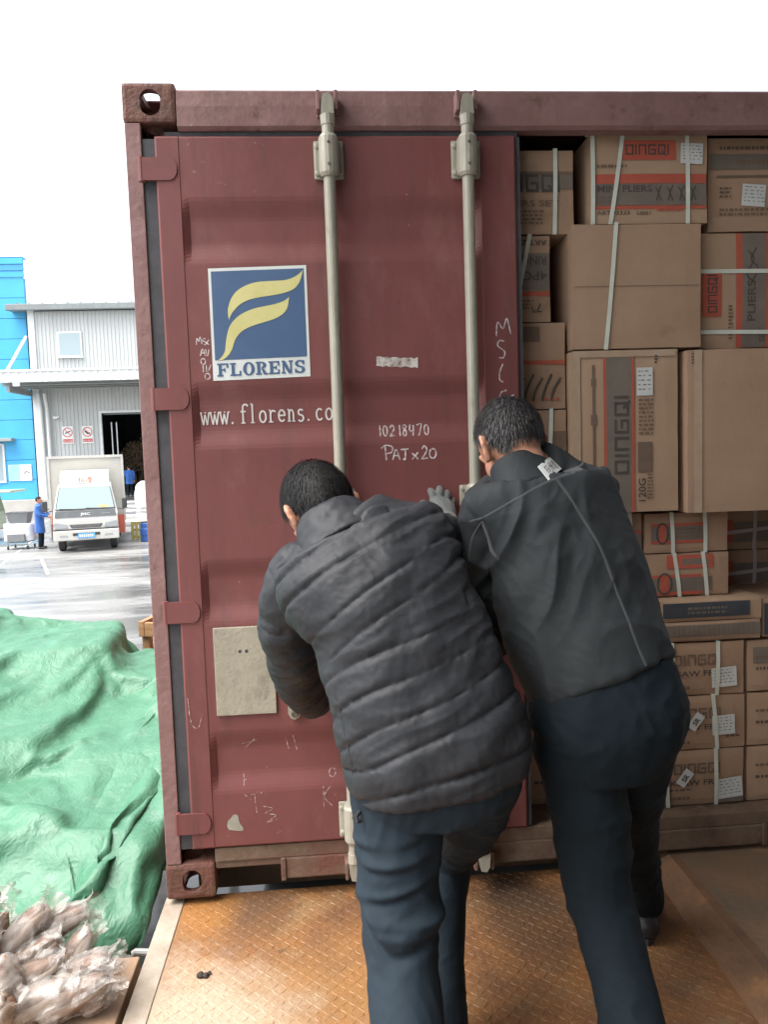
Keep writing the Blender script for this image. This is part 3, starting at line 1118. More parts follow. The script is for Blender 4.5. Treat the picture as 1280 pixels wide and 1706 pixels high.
def simulate_tarp():
    """Drop a slack sheet over a heap of blocks and keep the shape it settles into."""
    tmp = []

    def block(x0, x1, y0, y1, z1, ang=0.0, tilt=0.0, soft=.03):
        cx, cy = (x0 + x1) / 2, (y0 + y1) / 2
        xf = Matrix.Translation((cx, cy, 0)) @ Matrix.Rotation(math.radians(ang), 4, 'Z') @ Matrix.Rotation(math.radians(tilt), 4, 'X')
        o = MB().box(x0 - cx, x1 - cx, y0 - cy, y1 - cy, GZ, z1, b=.04, xf=xf).build('block', None)
        o.modifiers.new('c', 'COLLISION')
        o.collision.thickness_outer = .012
        o.collision.cloth_friction = 60
        tmp.append(o)
    for b in HEAP:
        block(*b)
    o = MB().box(-.028, .4, -.6, 3.4, GZ, 1.2).build('block', None)
    o.modifiers.new('c', 'COLLISION')
    o.collision.thickness_outer = .006
    tmp.append(o)
    o = MB().box(-1.6, .4, -.95, -.235, GZ, 1.0).build('block', None)
    o.modifiers.new('c', 'COLLISION')
    o.collision.thickness_outer = .006
    tmp.append(o)
    o = MB().box(-4, .5, -2.2, 5, GZ - .3, GZ).build('block', None)
    o.modifiers.new('c', 'COLLISION')
    tmp.append(o)
    NX, NY = 98, 140
    top = .60
    v, f = [], []
    for j in range(NY + 1):
        q = j / NY * 3.9 - .75              # path over the front edge: negative hangs down
        for i in range(NX + 1):
            p = -2.0 + i / NX * 2.45        # path over the container side: beyond -.05 hangs down
            x, y = min(p, -.048), max(q, -.20)
            drop = max(0.0, p + .048) + max(0.0, -.20 - q)
            w = .03 * noise.noise(Vector((x * 2.2 - y * 1.6, y * 1.2 + x * 1.4, 0))) + .028 * math.sin(11 * (x * .85 - y * .5) + 4 * noise.noise(Vector((x * 1.5, y * 1.5, 7)))) + .018 * math.sin(17 * (x * .5 + y * .8) + 4 * noise.noise(Vector((x * 2, y * 2, 1))))
            z = top + .06 * max(0, y) - drop + w * (1 if drop == 0 else .0)
            if drop > 0:
                x -= .006 * abs(noise.noise(Vector((p * 6, q * 6, 2))))
            v.append((x, y, z))
    for j in range(NY):
        for i in range(NX):
            a = j * (NX + 1) + i
            f.append((a, a + 1, a + NX + 2, a + NX + 1))
    t = mesh_obj('tarpaulin', v, f, 'tarp')
    md = t.modifiers.new('cl', 'CLOTH')
    s = md.settings
    s.quality = 5
    s.mass = .35
    s.tension_stiffness = 22
    s.compression_stiffness = 22
    s.shear_stiffness = 10
    s.bending_stiffness = .035
    s.air_damping = 2.5
    s.tension_damping = 8
    s.shrink_min = -.23
    s.shrink_max = -.23
    md.collision_settings.distance_min = .006
    md.collision_settings.collision_quality = 2
    md.collision_settings.use_self_collision = False
    NF = 38
    md.point_cache.frame_start = 1
    md.point_cache.frame_end = NF
    scene.frame_start, scene.frame_end = 1, NF
    for fr in range(1, NF + 1):
        scene.frame_set(fr)
    evaluate(t)
    scene.frame_set(1)
    for o in tmp:
        bpy.data.objects.remove(o)
    # fine crackle of the plastic film
    me = t.data
    for v_ in me.vertices:
        c = v_.co
        k = .009 * (1 - 2 * abs(noise.noise(Vector((c.x * 11 + c.y * 4, c.y * 9 - c.x * 5, c.z * 9))))) + .005 * (1 - 2 * abs(noise.noise(c * 24)))
        v_.co = c + v_.normal * k
    t.data.shade_smooth()
    sb = t.modifiers.new('s', 'SUBSURF')
    sb.levels = sb.render_levels = 1
    sd_ = t.modifiers.new('thickness', 'SOLIDIFY')
    sd_.thickness = .0015
    return t



tarp = simulate_tarp()
tag(tarp, 'crumpled green plastic tarpaulin draped over a heap beside the container', 'tarpaulin')

# wooden frame corner showing behind the tarpaulin
mat('raw_wood', (.34, .19, .09), (.24, .12, .055), scale=4, stretch=(1, 12, 12), rough=.7, bump=.2, bscale=30)
cr = thing('wooden_crate', (-.5, 2.7, GZ), 'brown wooden crate whose corner pokes out behind the green tarpaulin', 'crate')
xf = Matrix.Translation((-.62, 2.55, 0)) @ Matrix.Rotation(math.radians(-14), 4, 'Z')
MB().box(-.06, -.02, 0, .9, .30, .40, b=.004, xf=xf).build('side_board', 'raw_wood', cr)
MB().box(-.018, .5, 0, .03, .30, .392, b=.004, xf=xf).build('end_board', 'raw_wood', cr)
MB().box(.502, .54, 0, .9, .30, .40, b=.004, xf=xf).build('side_board', 'raw_wood', cr)
MB().box(-.018, .5, .86, .9, .30, .392, b=.004, xf=xf).build('end_board', 'raw_wood', cr)
for x, y in ((-.055, .035), (.46, .035), (-.055, .80), (.46, .80)):
    MB().box(x, x + .05, y, y + .05, GZ, .2995, xf=xf).build('leg', 'raw_wood', cr)
MB().box(-.018, .5, .031, .859, .18, .20, xf=xf).build('base_board', 'raw_wood', cr)

# cartons under the bundles, and the plastic-wrapped bundles
mat('kraft', (.375, .252, .170), (.325, .213, .140), scale=3, rough=.78, bump=.12, bscale=70, c3=(.25, .155, .095), t3=.6, s3=5, stretch=(1, 1, 1), spec=.25)
mat('kraft_light', (.415, .287, .192), (.36, .243, .16), scale=3, rough=.75, bump=.1, bscale=70, c3=(.29, .185, .11), t3=.62, s3=4, spec=.25)
bc = thing('bundle_carton', (-.4, -.5, GZ), 'large brown carton under the plastic wrapped bundles', 'carton')
MB().box(-.95, -.03, -.95, -.245, GZ, -.02, b=.006).build('carton_body', 'kraft', bc)
MB().box(-.95, -.03, -.62, -.57, -.0195, -.018).build('tape', 'kraft_light', bc)


sc_ = thing('small_carton', (-.58, -.35, -.02), 'small brown carton under the two highest wrapped bundles', 'carton')
MB().box(-.76, -.395, -.45, -.246, -.0175, .150, b=.005).build('carton_body', 'kraft', sc_)
MB().box(-.76, -.395, -.37, -.33, .1505, .1515).build('tape', 'kraft_light', sc_)


def film_material():
    """Clear crumpled wrapping: mostly see-through, milky where it folds, glossy."""
    m = bpy.data.materials.new('film')
    m.use_nodes = True
    nt = m.node_tree
    b = nt.nodes['Principled BSDF']
    b.inputs['Base Color'].default_value = (.45, .42, .39, 1)
    b.inputs['Roughness'].default_value = .28
    b.inputs['Specular IOR Level'].default_value = .7
    tr = nt.nodes.new('ShaderNodeBsdfTransparent')
    tr.inputs['Color'].default_value = (.93, .91, .89, 1)
    mx = nt.nodes.new('ShaderNodeMixShader')
    tc = nt.nodes.new('ShaderNodeTexCoord')
    n = nt.nodes.new('ShaderNodeTexNoise')
    n.inputs['Scale'].default_value = 13
    n.inputs['Detail'].default_value = 4
    n.inputs['Distortion'].default_value = 1.2
    r = nt.nodes.new('ShaderNodeMapRange')
    r.inputs['From Min'].default_value = .38
    r.inputs['From Max'].default_value = .66
    r.inputs['To Min'].default_value = .12
    r.inputs['To Max'].default_value = .60
    nt.links.new(tc.outputs['Object'], n.inputs['Vector'])
    nt.links.new(n.outputs['Fac'], r.inputs['Value'])
    nt.links.new(r.outputs[0], mx.inputs['Fac'])
    nt.links.new(tr.outputs[0], mx.inputs[1])
    nt.links.new(b.outputs[0], mx.inputs[2])
    bp = nt.nodes.new('ShaderNodeBump')
    bp.inputs['Strength'].default_value = .3
    bp.inputs['Distance'].default_value = .005
    n2 = nt.nodes.new('ShaderNodeTexNoise')
    n2.inputs['Scale'].default_value = 34
    n2.inputs['Detail'].default_value = 4
    nt.links.new(tc.outputs['Object'], n2.inputs['Vector'])
    nt.links.new(n2.outputs['Fac'], bp.inputs['Height'])
    nt.links.new(bp.outputs[0], b.inputs['Normal'])
    out = [q for q in nt.nodes if q.type == 'OUTPUT_MATERIAL'][0]
    nt.links.new(mx.outputs[0], out.inputs['Surface'])
    MATS['film'] = m


film_material()
mat('handle_brown', (.20, .115, .075), (.13, .072, .046), scale=9, rough=.55, c3=(.42, .27, .19), t3=.55, s3=12)
mat('handle_pale', (.27, .20, .145), (.20, .135, .095), scale=9, rough=.6, c3=(.22, .10, .06), t3=.58, s3=14)
BND = [
    ((-.40, -.32, .050), (-.257, -.30, .193), 'leftmost long pale bundle leaning upward at the tarpaulin edge'),
    ((-.343, -.36, .045), (-.21, -.34, .119), 'pinkish brown bundle in the middle of the wrapped heap'),
    ((-.325, -.28, .080), (-.155, -.27, .155), 'topmost wrapped bundle with a torn white end against the tarpaulin'),
    ((-.311, -.42, .040), (-.183, -.41, .100), 'brown bundle lying under the pinkish one in the heap'),
    ((-.213, -.36, .030), (-.129, -.34, .138), 'short bundle standing up at the right of the heap'),
    ((-.209, -.42, .035), (-.050, -.41, .092), 'white plastic bundle pointing right at the steel deck'),
    ((-.293, -.50, .030), (-.130, -.49, .075), 'bundle with a twisted brown neck at the bottom of the heap'),
    ((-.214, -.50, .020), (-.037, -.49, .092), 'shiny bundle at the lower right of the heap'),
    ((-.345, -.46, .130), (-.275, -.47, .030), 'bundle drooping downward at the photo left edge'),
    ((-.54, -.30, .205), (-.385, -.29, .215), 'grey brown bundle high up at the left on a small carton'),
    ((-.50, -.39, .195), (-.375, -.38, .185), 'round bundle beside the high one at the far left'),
    ((-.115, -.49, .010), (-.030, -.47, .046), 'small pale green wrapped bundle against the deck edge'),
    ((-.33, -.55, .030), (-.272, -.55, .105), 'bundle at the bottom left corner of the photo'),
    ((-.52, -.30, .040), (-.40, -.22, .08), 'half hidden bundle lying flat behind the heap'),
]
rs = random.Random(5)
for bi, (a, b, lab) in enumerate(BND):
    a, b = Vector(a), Vector(b)
    d = b - a
    L = d.length
    t = d.normalized()
    s = t.cross(Vector((0, 0, 1))).normalized()
    n_ = s.cross(t)
    R0 = (.046 if L > .14 else .040) * (.72 if bi == 11 else 1)
    root = thing('wrapped_bundle', (a + b) / 2, lab, 'bundle', 'plastic wrapped bundles by the deck')
    for k in range(6):           # the handles inside
        an = 2 * math.pi * k / 6 + bi
        off = (s * math.cos(an) * .55 + n_ * math.sin(an) * .45) * R0
        off2 = off * rs.uniform(.6, 1.0)
        MB().tube([a - t * .005 + off, a + d * .3 + off * 1.08, a + d * .7 + off2, b - t * .02 + off2 * .6], [R0 * q_ for q_ in ((.24, .36, .30, .22) if k % 2 else (.34, .40, .44, .20))], n=7).build('handle', 'handle_brown' if (k + bi) % 3 else 'handle_pale', root, smooth=True)
    NS, NR = 26, 26
    vs_, fs = [], []
    sd_ = rs.uniform(0, 50)
    for i in range(NS + 1):
        q = i / NS
        rr = interp(q, [0, .05, .2, .5, .76, .87, .94, 1], [.55, .9, 1.06, 1.1, .92, .66, .78, .95])
        c = a + d * (q * 1.2 - .08)
        for k in range(NR):
            an = 2 * math.pi * k / NR
            cv = Vector((math.cos(an) * 2.2, math.sin(an) * 2.2, q * 3 + sd_))
            w = noise.noise(cv)
            w2 = abs(noise.noise(cv * 2.6))
            frill = 1 + (.35 * noise.noise(Vector((an * 4, sd_, q * 9))) if q > .86 else 0)
            r_ = R0 * rr * frill * (1.04 + .22 * w - .25 * w2)
            tip = .022 * noise.noise(Vector((an * 2.5, sd_, 3))) if i == NS else 0
            vs_.append(c + (s * math.cos(an) * 1.1 + n_ * math.sin(an) * .88) * r_ + t * tip)
    for i in range(NS):
        for k in range(NR):
            fs.append((i * NR + k, i * NR + (k + 1) % NR, (i + 1) * NR + (k + 1) % NR, (i + 1) * NR + k))
    fs.append(tuple(range(NR - 1, -1, -1)))
    mesh_obj('film', vs_, fs, 'film', root, smooth=bi % 2 == 0)

# ------------------------------------------------------------------ cartons inside the container
mat('strap', (.60, .63, .55), (.54, .57, .49), scale=20, rough=.4, spec=.5)
mat('strap_pink', (.42, .36, .36), rough=.4)
mat('print_red', (.44, .095, .055), (.38, .08, .05), scale=12, rough=.7, c3=(.36, .16, .10), t3=.62, s3=20)
mat('print_grey', (.175, .145, .115), (.145, .12, .098), scale=10, rough=.75)
mat('print_dark', (.055, .048, .042), (.085, .07, .058), scale=30, rough=.75)
mat('print_brown', (.17, .115, .08), (.14, .095, .065), scale=20, rough=.8)
mat('label_paper', (.58, .60, .58), (.52, .54, .53), scale=15, rough=.6)
mat('dark_label', (.035, .042, .055), (.05, .055, .065), scale=12, rough=.45)
mat('clear_tape', (.44, .33, .235), (.38, .27, .18), scale=12, rough=.2, coat=.5)

SQ = {  # squarish lettering on a 1 x 1 cell, as strokes
    'D': [[(0, .0), (0, 1), (1, 1), (1, .0), (0, .0)]], 'I': [[(0, 0), (0, 1)]], 'N': [[(0, 0), (0, 1), (1, 1), (1, 0)]],
    'G': [[(1, 1), (0, 1), (0, 0), (1, 0), (1, .5), (.45, .5)]], 'Q': [[(0, 0), (0, 1), (1, 1), (1, 0), (0, 0)], [(.62, .3), (1.12, -.14)]],
}


def square_word(word, h, w=None):
    w = w or h * .78
    v, f = [], []
    x = 0
    th = h * .19
    for ch in word:
        for ln in SQ[ch]:
            for i in range(len(ln) - 1):
                (xa, ya), (xb, yb) = ln[i], ln[i + 1]
                xa, xb = x + xa * w, x + xb * w
                ya, yb = ya * h, yb * h
                l = math.hypot(xb - xa, yb - ya)
                ux, uy = (xb - xa) / l, (yb - ya) / l
                e = th / 2
                nx, ny = -uy * e, ux * e
                k = len(v)
                v += [(xa - ux * e + nx, ya - uy * e + ny), (xa - ux * e - nx, ya - uy * e - ny), (xb + ux * e - nx, yb + uy * e - ny), (xb + ux * e + nx, yb + uy * e + ny)]
                f.append((k, k + 1, k + 2, k + 3))
        x += (w if ch != 'I' else 0) + h * .42
    return v, f


CARTON_GROUP = 'cartons stacked inside the container'
rsb = random.Random(21)


def carton(label, x0, x1, z0, z1, y, depth=.36, decor=(), straps=(), rot=0.0, m='kraft', tilt=0.0, bev=.005):
    """A carton; its face towards the camera carries the print. All decor in metres from the face's lower left."""
    w, h = x1 - x0, z1 - z0
    root = bpy.data.objects.new('carton', None)
    root.empty_display_size = .1
    root.location = (x0, y, z0)
    root.rotation_euler = (0, math.radians(tilt), math.radians(rot))
    col.objects.link(root)
    tag(root, label, 'carton', CARTON_GROUP)

    def part(name, v, f, mm, smooth=False):
        me = bpy.data.meshes.new(name)
        me.from_pydata([tuple(p) for p in v], [], f)
        me.materials.append(MATS[mm])
        me.update()
        o = bpy.data.objects.new(name, me)
        col.objects.link(o)
        o.parent = root
        return o

    def bulge(x, z):
        return -.004 * math.sin(math.pi * min(max(x / w, 0), 1)) * math.sin(math.pi * min(max(z / h, 0), 1))

    # body: a bevelled box whose faces bulge and whose corners are slightly crushed
    bm = bmesh.new()
    bmesh.ops.create_cube(bm, size=1)
    for v in bm.verts:
        v.co = Vector(((v.co.x + .5) * w, (v.co.y + .5) * depth, (v.co.z + .5) * h))
    bmesh.ops.subdivide_edges(bm, edges=bm.edges[:], cuts=7, use_grid_fill=True)
    sd_ = rsb.uniform(0, 99)
    for v in bm.verts:
        x, yy, z = v.co
        ed = sorted((min(x, w - x), min(yy, depth - yy), min(z, h - z)))
        dv = noise.noise_vector(Vector((x * 9 + sd_, yy * 9, z * 9))) * .0022
        if yy < 1e-5:
            v.co.y += bulge(x, z)
            dv.y *= .15
        v.co += dv
        if ed[1] < 1e-4:          # on an edge: pull inwards a little for a rounded fold
            cx = Vector((w / 2 - x, depth / 2 - yy, h / 2 - z)).normalized()
            v.co += cx * .0035
    bmesh.ops.recalc_face_normals(bm, faces=bm.faces[:])
    bm.verts.index_update()
    part('carton_body', [v.co[:] for v in bm.verts], [tuple(v.index for v in f.verts) for f in bm.faces], m)
    bm.free()
    lift = .0028

    def face(v2, k=0):
        return [(x, bulge(x, z) - lift - .0007 * k, z) for x, z in v2]

    def quad(a, b, c, d, k, nx=4, nz=4):
        v, f = [], []
        for j in range(nz + 1):
            for i in range(nx + 1):
                v.append((a + (b - a) * i / nx, c + (d - c) * j / nz))
        for j in range(nz):
            for i in range(nx):
                q = j * (nx + 1) + i
                f.append((q, q + 1, q + nx + 2, q + nx + 1))
        return face(v, k), f

    for it in decor:
        kind = it[0]
        if kind == 'band':
            _, a, b, c, d, mm = it
            part('printed_band', *quad(a, b, c, d, 0), mm)
        elif kind == 'panel':
            _, a, b, c, d, mm = it
            part('printed_panel', *quad(a, b, c, d, 1), mm)
        elif kind in ('text', 'word'):
            _, s, x, z, hh, ang, mm = it[:7]
            v, f = text2d(s, hh, .012) if kind == 'text' else square_word(s, hh)
            if len(it) > 7:                     # fit to a given length
                mxx = max(p[0] for p in v)
                v = [(p[0] * it[7] / mxx, p[1]) for p in v]
            ca, sa = math.cos(math.radians(ang)), math.sin(math.radians(ang))
            v2 = [(x + a * ca - b * sa, z + a * sa + b * ca) for a, b in v]
            part('lettering', face(v2, 2), f, mm)
        elif kind == 'lines':                   # blocks of small print
            _, x, z, ww, hh, nrow, mm = it
            v, f = [], []
            for r in range(nrow):
                zz = z + hh - (r + .5) * hh / nrow
                xx = x
                while xx < x + ww:
                    l = rsb.uniform(.006, .02)
                    k = len(v)
                    e = hh / nrow * .27
                    xe = min(xx + l, x + ww)
                    v += [(xx, zz - e), (xe, zz - e), (xe, zz + e), (xx, zz + e)]
                    f.append((k, k + 1, k + 2, k + 3))
                    xx += l + .005
            part('small_print', face(v, 2), f, mm)
        elif kind == 'label':
            _, a, b, c, d, ang = it
            cx, cz = (a + b) / 2, (c + d) / 2
            ca, sa = math.cos(math.radians(ang)), math.sin(math.radians(ang))
            R_ = lambda p: (cx + (p[0] - cx) * ca - (p[1] - cz) * sa, cz + (p[0] - cx) * sa + (p[1] - cz) * ca)
            lb = part('paper_label', face([R_(p) for p in ((a, c), (b, c), (b, d), (a, d))], 3), [(0, 1, 2, 3)], 'label_paper')
            v, f = [], []
            for r in range(5):
                zz = d - (r + .8) * (d - c) / 6.2
                xx = a + .1 * (b - a)
                while xx < b - .15 * (b - a):
                    l = rsb.uniform(.004, .013)
                    k = len(v)
                    e = (d - c) * .018
                    v += [R_(p) for p in ((xx, zz - e), (xx + l, zz - e), (xx + l, zz + e), (xx, zz + e))]
                    f.append((k, k + 1, k + 2, k + 3))
                    xx += l + rsb.uniform(.003, .012)
            o = part('label_print', face(v, 4), f, 'print_grey')
        elif kind == 'tag':
            _, s, cx, cz, ww, hh, ang = it
            ca, sa = math.cos(math.radians(ang)), math.sin(math.radians(ang))
            R_ = lambda p: (cx + p[0] * ca - p[1] * sa, cz + p[0] * sa + p[1] * ca)
            part('paper_label', face([R_(p) for p in ((-ww / 2, -hh / 2), (ww / 2, -hh / 2), (ww / 2, hh / 2), (-ww / 2, hh / 2))], 5), [(0, 1, 2, 3)], 'label_paper')
            v, f = text2d(s, hh * .52, .02, 'CENTER')
            part('lettering', face([R_((p[0], p[1] - hh * .26)) for p in v], 6), f, 'print_dark')
        elif kind == 'poly':
            _, pts, ww, mm = it
            v, f = ribbon2d(smooth_path(pts, 4), ww)
            part('drawing', face(v, 2), f, mm)
        elif kind == 'seam':
            _, a, b, c, d = it
            part('flap_seam', *quad(a, b, c, d, 0), 'print_brown')
        elif kind == 'film':
            _, a, b, c, d = it
            part('clear_tape', *quad(a, b, c, d, 1), 'clear_tape')
    for st in straps:
        if st[0] == 'v':
            _, xa, xb, mm = st
            ww = .014
            prof = [(xa, h + .003, .05), (xa, h + .0035, -.0055), (xa + (xb - xa) * .33, h * .67, -.0095), (xa + (xb - xa) * .66, h * .33, -.0095), (xb, -.001, -.0055)]
            v, f = [], []
            for (xx, zz, yy) in prof:
                v += [(xx - ww / 2, yy, zz), (xx + ww / 2, yy, zz)]
                v += [(xx - ww / 2, yy + .0008, zz - (.0008 if yy > 0 else 0)), (xx + ww / 2, yy + .0008, zz - (.0008 if yy > 0 else 0))]
            for i in range(len(prof) - 1):
                k = 4 * i
                f += [(k, k + 1, k + 5, k + 4), (k + 2, k + 6, k + 7, k + 3), (k, k + 4, k + 6, k + 2), (k + 1, k + 3, k + 7, k + 5)]
            part('strap', v, f, mm)
        else:
            _, za, zb, mm = st
            ww = .014
            prof = [(-.003, za, .05), (-.0035, za, -.0055), (w * .33, za + (zb - za) * .33, -.0095), (w * .66, za + (zb - za) * .66, -.0095), (w + .003, zb, -.0055), (w + .003, zb, .05)]
            v, f = [], []
            for (xx, zz, yy) in prof:
                v += [(xx, yy, zz - ww / 2), (xx, yy, zz + ww / 2)]
            f = [(2 * i, 2 * i + 2, 2 * i + 3, 2 * i + 1) for i in range(len(prof) - 1)]
            part('strap', v, f, mm)
    return root


B = 'band'
# far left column, beside the door edge
carton('top carton beside the door edge with large faded lettering and one strap', 1.02, 1.436, 2.152, 2.424, .10, .36,
       [(B, .19, .41, .145, .19, 'print_grey'), (B, .19, .41, .19, .202, 'print_brown'), ('word', 'DINGQI', .13, .140, .048, 0, 'print_dark', .235), ('text', 'PLIERS SET', .16, .09, .020, 0, 'print_brown', .2),
        ('lines', .20, .03, .11, .05, 4, 'print_brown')], [('v', .352, .346, 'strap')])
carton('leaning strapped carton with upside down lettering beside the door edge', 1.02, 1.352, 1.866, 2.150, .10, .36,
       [(B, .17, .325, .105, .225, 'print_grey'), (B, .17, .325, .085, .10, 'print_red'), ('text', 'RING P', .318, .215, .030, 180, 'print_dark', .115), ('text', '4PC', .318, .165, .030, 180, 'print_dark', .085),
        ('text', 'ART.ZBI', .318, .268, .018, 180, 'print_dark', .11), ('text', '7\"', .30, .06, .030, 180, 'print_dark'), ('lines', .21, .04, .06, .035, 3, 'print_brown')], [('v', .262, .198, 'strap')])
carton('carton with slanting black brush strokes at the door edge', 1.02, 1.400, 1.575, 1.864, .10, .36,
       [('panel', .19, .29, .225, .275, 'print_brown'), (B, .2, .375, .15, .163, 'print_red')] +
       [('poly', [(.235 + .031 * i, .105 + .012 * (i % 2)), (.21 + .031 * i, .063), (.202 + .031 * i, .028)], .007, 'print_dark') for i in range(5)] +
       [('lines', .30, .028, .055, .011, 1, 'print_red')])
carton('small strapped carton beside the right man\'s head', 1.02, 1.400, 1.30, 1.573, .10, .36, [(B, .315, .378, .13, .20, 'print_brown')], [('v', .326, .310, 'strap')])
carton('carton set back behind the right man\'s shoulder', 1.02, 1.35, 1.02, 1.298, .14, .36)
carton('carton set back behind the right man\'s back', 1.02, 1.35, .75, 1.018, .14, .36)
# the three big ones in the middle
carton('top carton printed with mini pliers set and a red name panel', 1.487, 1.887, 2.177, 2.475, .08, .28,
       [('panel', .098, .285, .205, .268, 'print_red'), ('word', 'DINGQI', .118, .224, .028, 0, 'print_dark', .145), (B, .012, .392, .130, .160, 'print_red'), (B, .012, .392, .060, .129, 'print_grey'), (B, .012, .392, .048, .0585, 'print_red'),
        ('text', 'MINI PLIERS', .018, .103, .022, 0, 'print_dark', .185), ('text', 'SET', .018, .068, .022, 0, 'print_brown', .05), ('text', 'ART.93333', .018, .030, .013, 0, 'print_dark', .11), ('text', '23051', .15, .029, .011, 0, 'print_dark', .05),
        ('lines', .018, .178, .1, .016, 1, 'print_brown')] +
       [('poly', [(.215 + .04 * i, .118), (.225 + .04 * i, .10), (.22 + .04 * i, .075)], .004, 'print_dark') for i in range(4)] +
       [('poly', [(.236 + .04 * i, .122), (.226 + .04 * i, .10), (.236 + .04 * i, .075)], .004, 'print_dark') for i in range(4)] +
       [('label', .303, .380, .192, .258, -2), ('lines', .22, .038, .09, .014, 1, 'print_red')],
       [('v', .108, .062, 'strap'), ('v', .325, .328, 'strap'), ('v', .004, .003, 'strap')], m='kraft_light')
carton('plain square carton with one slanting strap under the pliers carton', 1.410, 1.856, 1.765, 2.174, .06, .30,
       [('seam', .01, .44, .2045, .2065)], [('v', .152, .112, 'strap')], rot=.3)
carton('tall carton with the vertical grey name band and white label', 1.404, 1.774, 1.214, 1.763, .06, .29,
       [(B, .118, .205, .003, .546, 'print_grey'), (B, .1085, .118, .003, .546, 'print_red'), (B, .205, .2145, .003, .546, 'print_red'), ('word', 'DINGQI', .190, .138, .042, 90, 'print_dark', .258),
        ('label', .222, .278, .395, .488, 0), ('lines', .228, .262, .052, .125, 9, 'print_brown'), ('panel', .225, .275, .138, .24, 'print_brown'), ('text', '120G', .252, .032, .026, 90, 'print_dark', .085), ('lines', .258, .045, .02, .09, 8, 'print_brown'),
        ('panel', .07, .078, .15, .50, 'print_brown'), ('panel', .064, .084, .30, .335, 'print_brown'), ('panel', .066, .082, .43, .455, 'print_brown'), ('lines', .285, .5, .01, .03, 3, 'print_dark'),
        ('film', .004, .03, .002, .546), ('film', .004, .36, .525, .547)], m='kraft_light')
carton('wide blank carton with a wrinkled clear tape edge', 1.795, 2.19, 1.206, 1.757, .04, .40,
       [('film', .022, .05, .003, .548), ('lines', .012, .50, .01, .04, 4, 'print_brown')], rot=-.6)
carton('carton on its side with a red name panel and two horizontal straps', 1.878, 2.31, 1.765, 2.157, .12, .40,
       [(B, .128, .150, .004, .388, 'print_red'), (B, .150, .235, .004, .388, 'print_grey'), (B, .235, .25, .004, .388, 'print_red'), ('panel', .008, .075, .11, .262, 'print_red'), ('word', 'DINGQI', .058, .125, .028, 90, 'print_dark', .125),
        ('text', 'PLIERS', .195, .09, .028, 90, 'print_dark', .14), ('lines', .10, .03, .016, .12, 10, 'print_brown'), ('poly', [(.17, .33), (.19, .30), (.165, .25), (.195, .22)], .005, 'print_dark'), ('poly', [(.2, .34), (.18, .30), (.205, .27), (.18, .22)], .005, 'print_dark'),
        ('text', 'SET', .23, .02, .02, 90, 'print_dark', .05)], [('h', .262, .258, 'strap'), ('h', .058, .05, 'strap')], m='kraft_light')
carton('upper right carton with a grey band and a tilted paper label', 1.906, 2.34, 2.159, 2.47, .12, .40,
       [(B, .006, .40, .205, .255, 'print_grey'), ('lines', .105, .215, .13, .028, 1, 'print_brown'), (B, .03, .4, .178, .186, 'print_brown'), ('lines', .04, .11, .04, .04, 3, 'print_brown'), ('label', .118, .2, .083, .155, -4), ('lines', .04, .05, .2, .03, 2, 'print_brown'), ('lines', .04, .265, .2, .02, 1, 'print_brown')])
# shallow row below
carton('small carton with a grey band just under the tall carton', 1.36, 1.676, 1.062, 1.206, .13, .36, [(B, .2, .31, .02, .075, 'print_grey'), (B, .2, .31, .075, .085, 'print_red')], [('v', .268, .27, 'strap')])
carton('upper shallow carton with an oval red stamp and two straps', 1.681, 1.984, 1.062, 1.203, .12, .36,
       [(B, .02, .22, .045, .095, 'print_grey'), (B, .02, .22, .095, .105, 'print_red'), (B, .02, .22, .035, .045, 'print_red'), ('panel', .048, .072, .04, .1, 'print_red'), ('poly', ARC(.06, .07, .02, .035, 0, 360, 14), .006, 'print_dark'), ('lines', .09, .05, .11, .04, 3, 'print_brown')],
       [('v', .092, .098, 'strap'), ('v', .212, .215, 'strap')])
carton('dark hidden carton beside the oval stamp', 1.36, 1.676, .907, 1.060, .14, .36, [(B, .2, .31, .04, .09, 'print_grey')])
carton('lower shallow carton with a red bar, an oval stamp and two straps', 1.681, 1.986, .907, 1.060, .12, .36,
       [('panel', .075, .245, .1, .147, 'print_red'), ('panel', .13, .232, .112, .134, 'print_grey'), (B, .01, .2, .068, .078, 'print_red'), (B, .01, .24, .018, .068, 'print_grey'), (B, .01, .2, .006, .018, 'print_red'),
        ('panel', .052, .082, .02, .075, 'print_red'), ('poly', ARC(.067, .047, .025, .036, 0, 360, 16), .006, 'print_dark')], [('v', .102, .122, 'strap'), ('v', .206, .222, 'strap')])
for i, (za, zb, lb) in enumerate(((.86, 1.02, 'recessed dark carton with pinkish straps, the lower of two'), (1.022, 1.185, 'recessed dark carton with pinkish straps, the upper of two'))):
    carton(lb, 2.02, 2.33, za, zb, .40, .36, [(B, .1, .3, .03, .11, 'print_grey'), ('panel', .08, .13, .03, .12, 'print_red')], [('h', .06, .085, 'strap_pink'), ('v', .22, .215, 'strap_pink')])
carton('long flat carton with a dark printed label', 1.69, 2.083, .826, .904, .075, .40, [('panel', .032, .345, .014, .066, 'dark_label'), ('lines', .12, .024, .14, .03, 2, 'print_grey')], m='kraft_light')
carton('long flat carton with a ribbed grey band', 1.685, 2.078, .755, .824, .075, .40,
       [(B, .01, .39, .018, .058, 'print_grey')] + [('panel', .02 + .018 * i, .024 + .018 * i, .02, .056, 'print_brown') for i in range(20)], m='kraft')
carton('dark fronted flat carton at the right edge of the stack', 2.09, 2.36, .755, .888, .085, .40, [('panel', .004, .25, .008, .12, 'dark_label')])
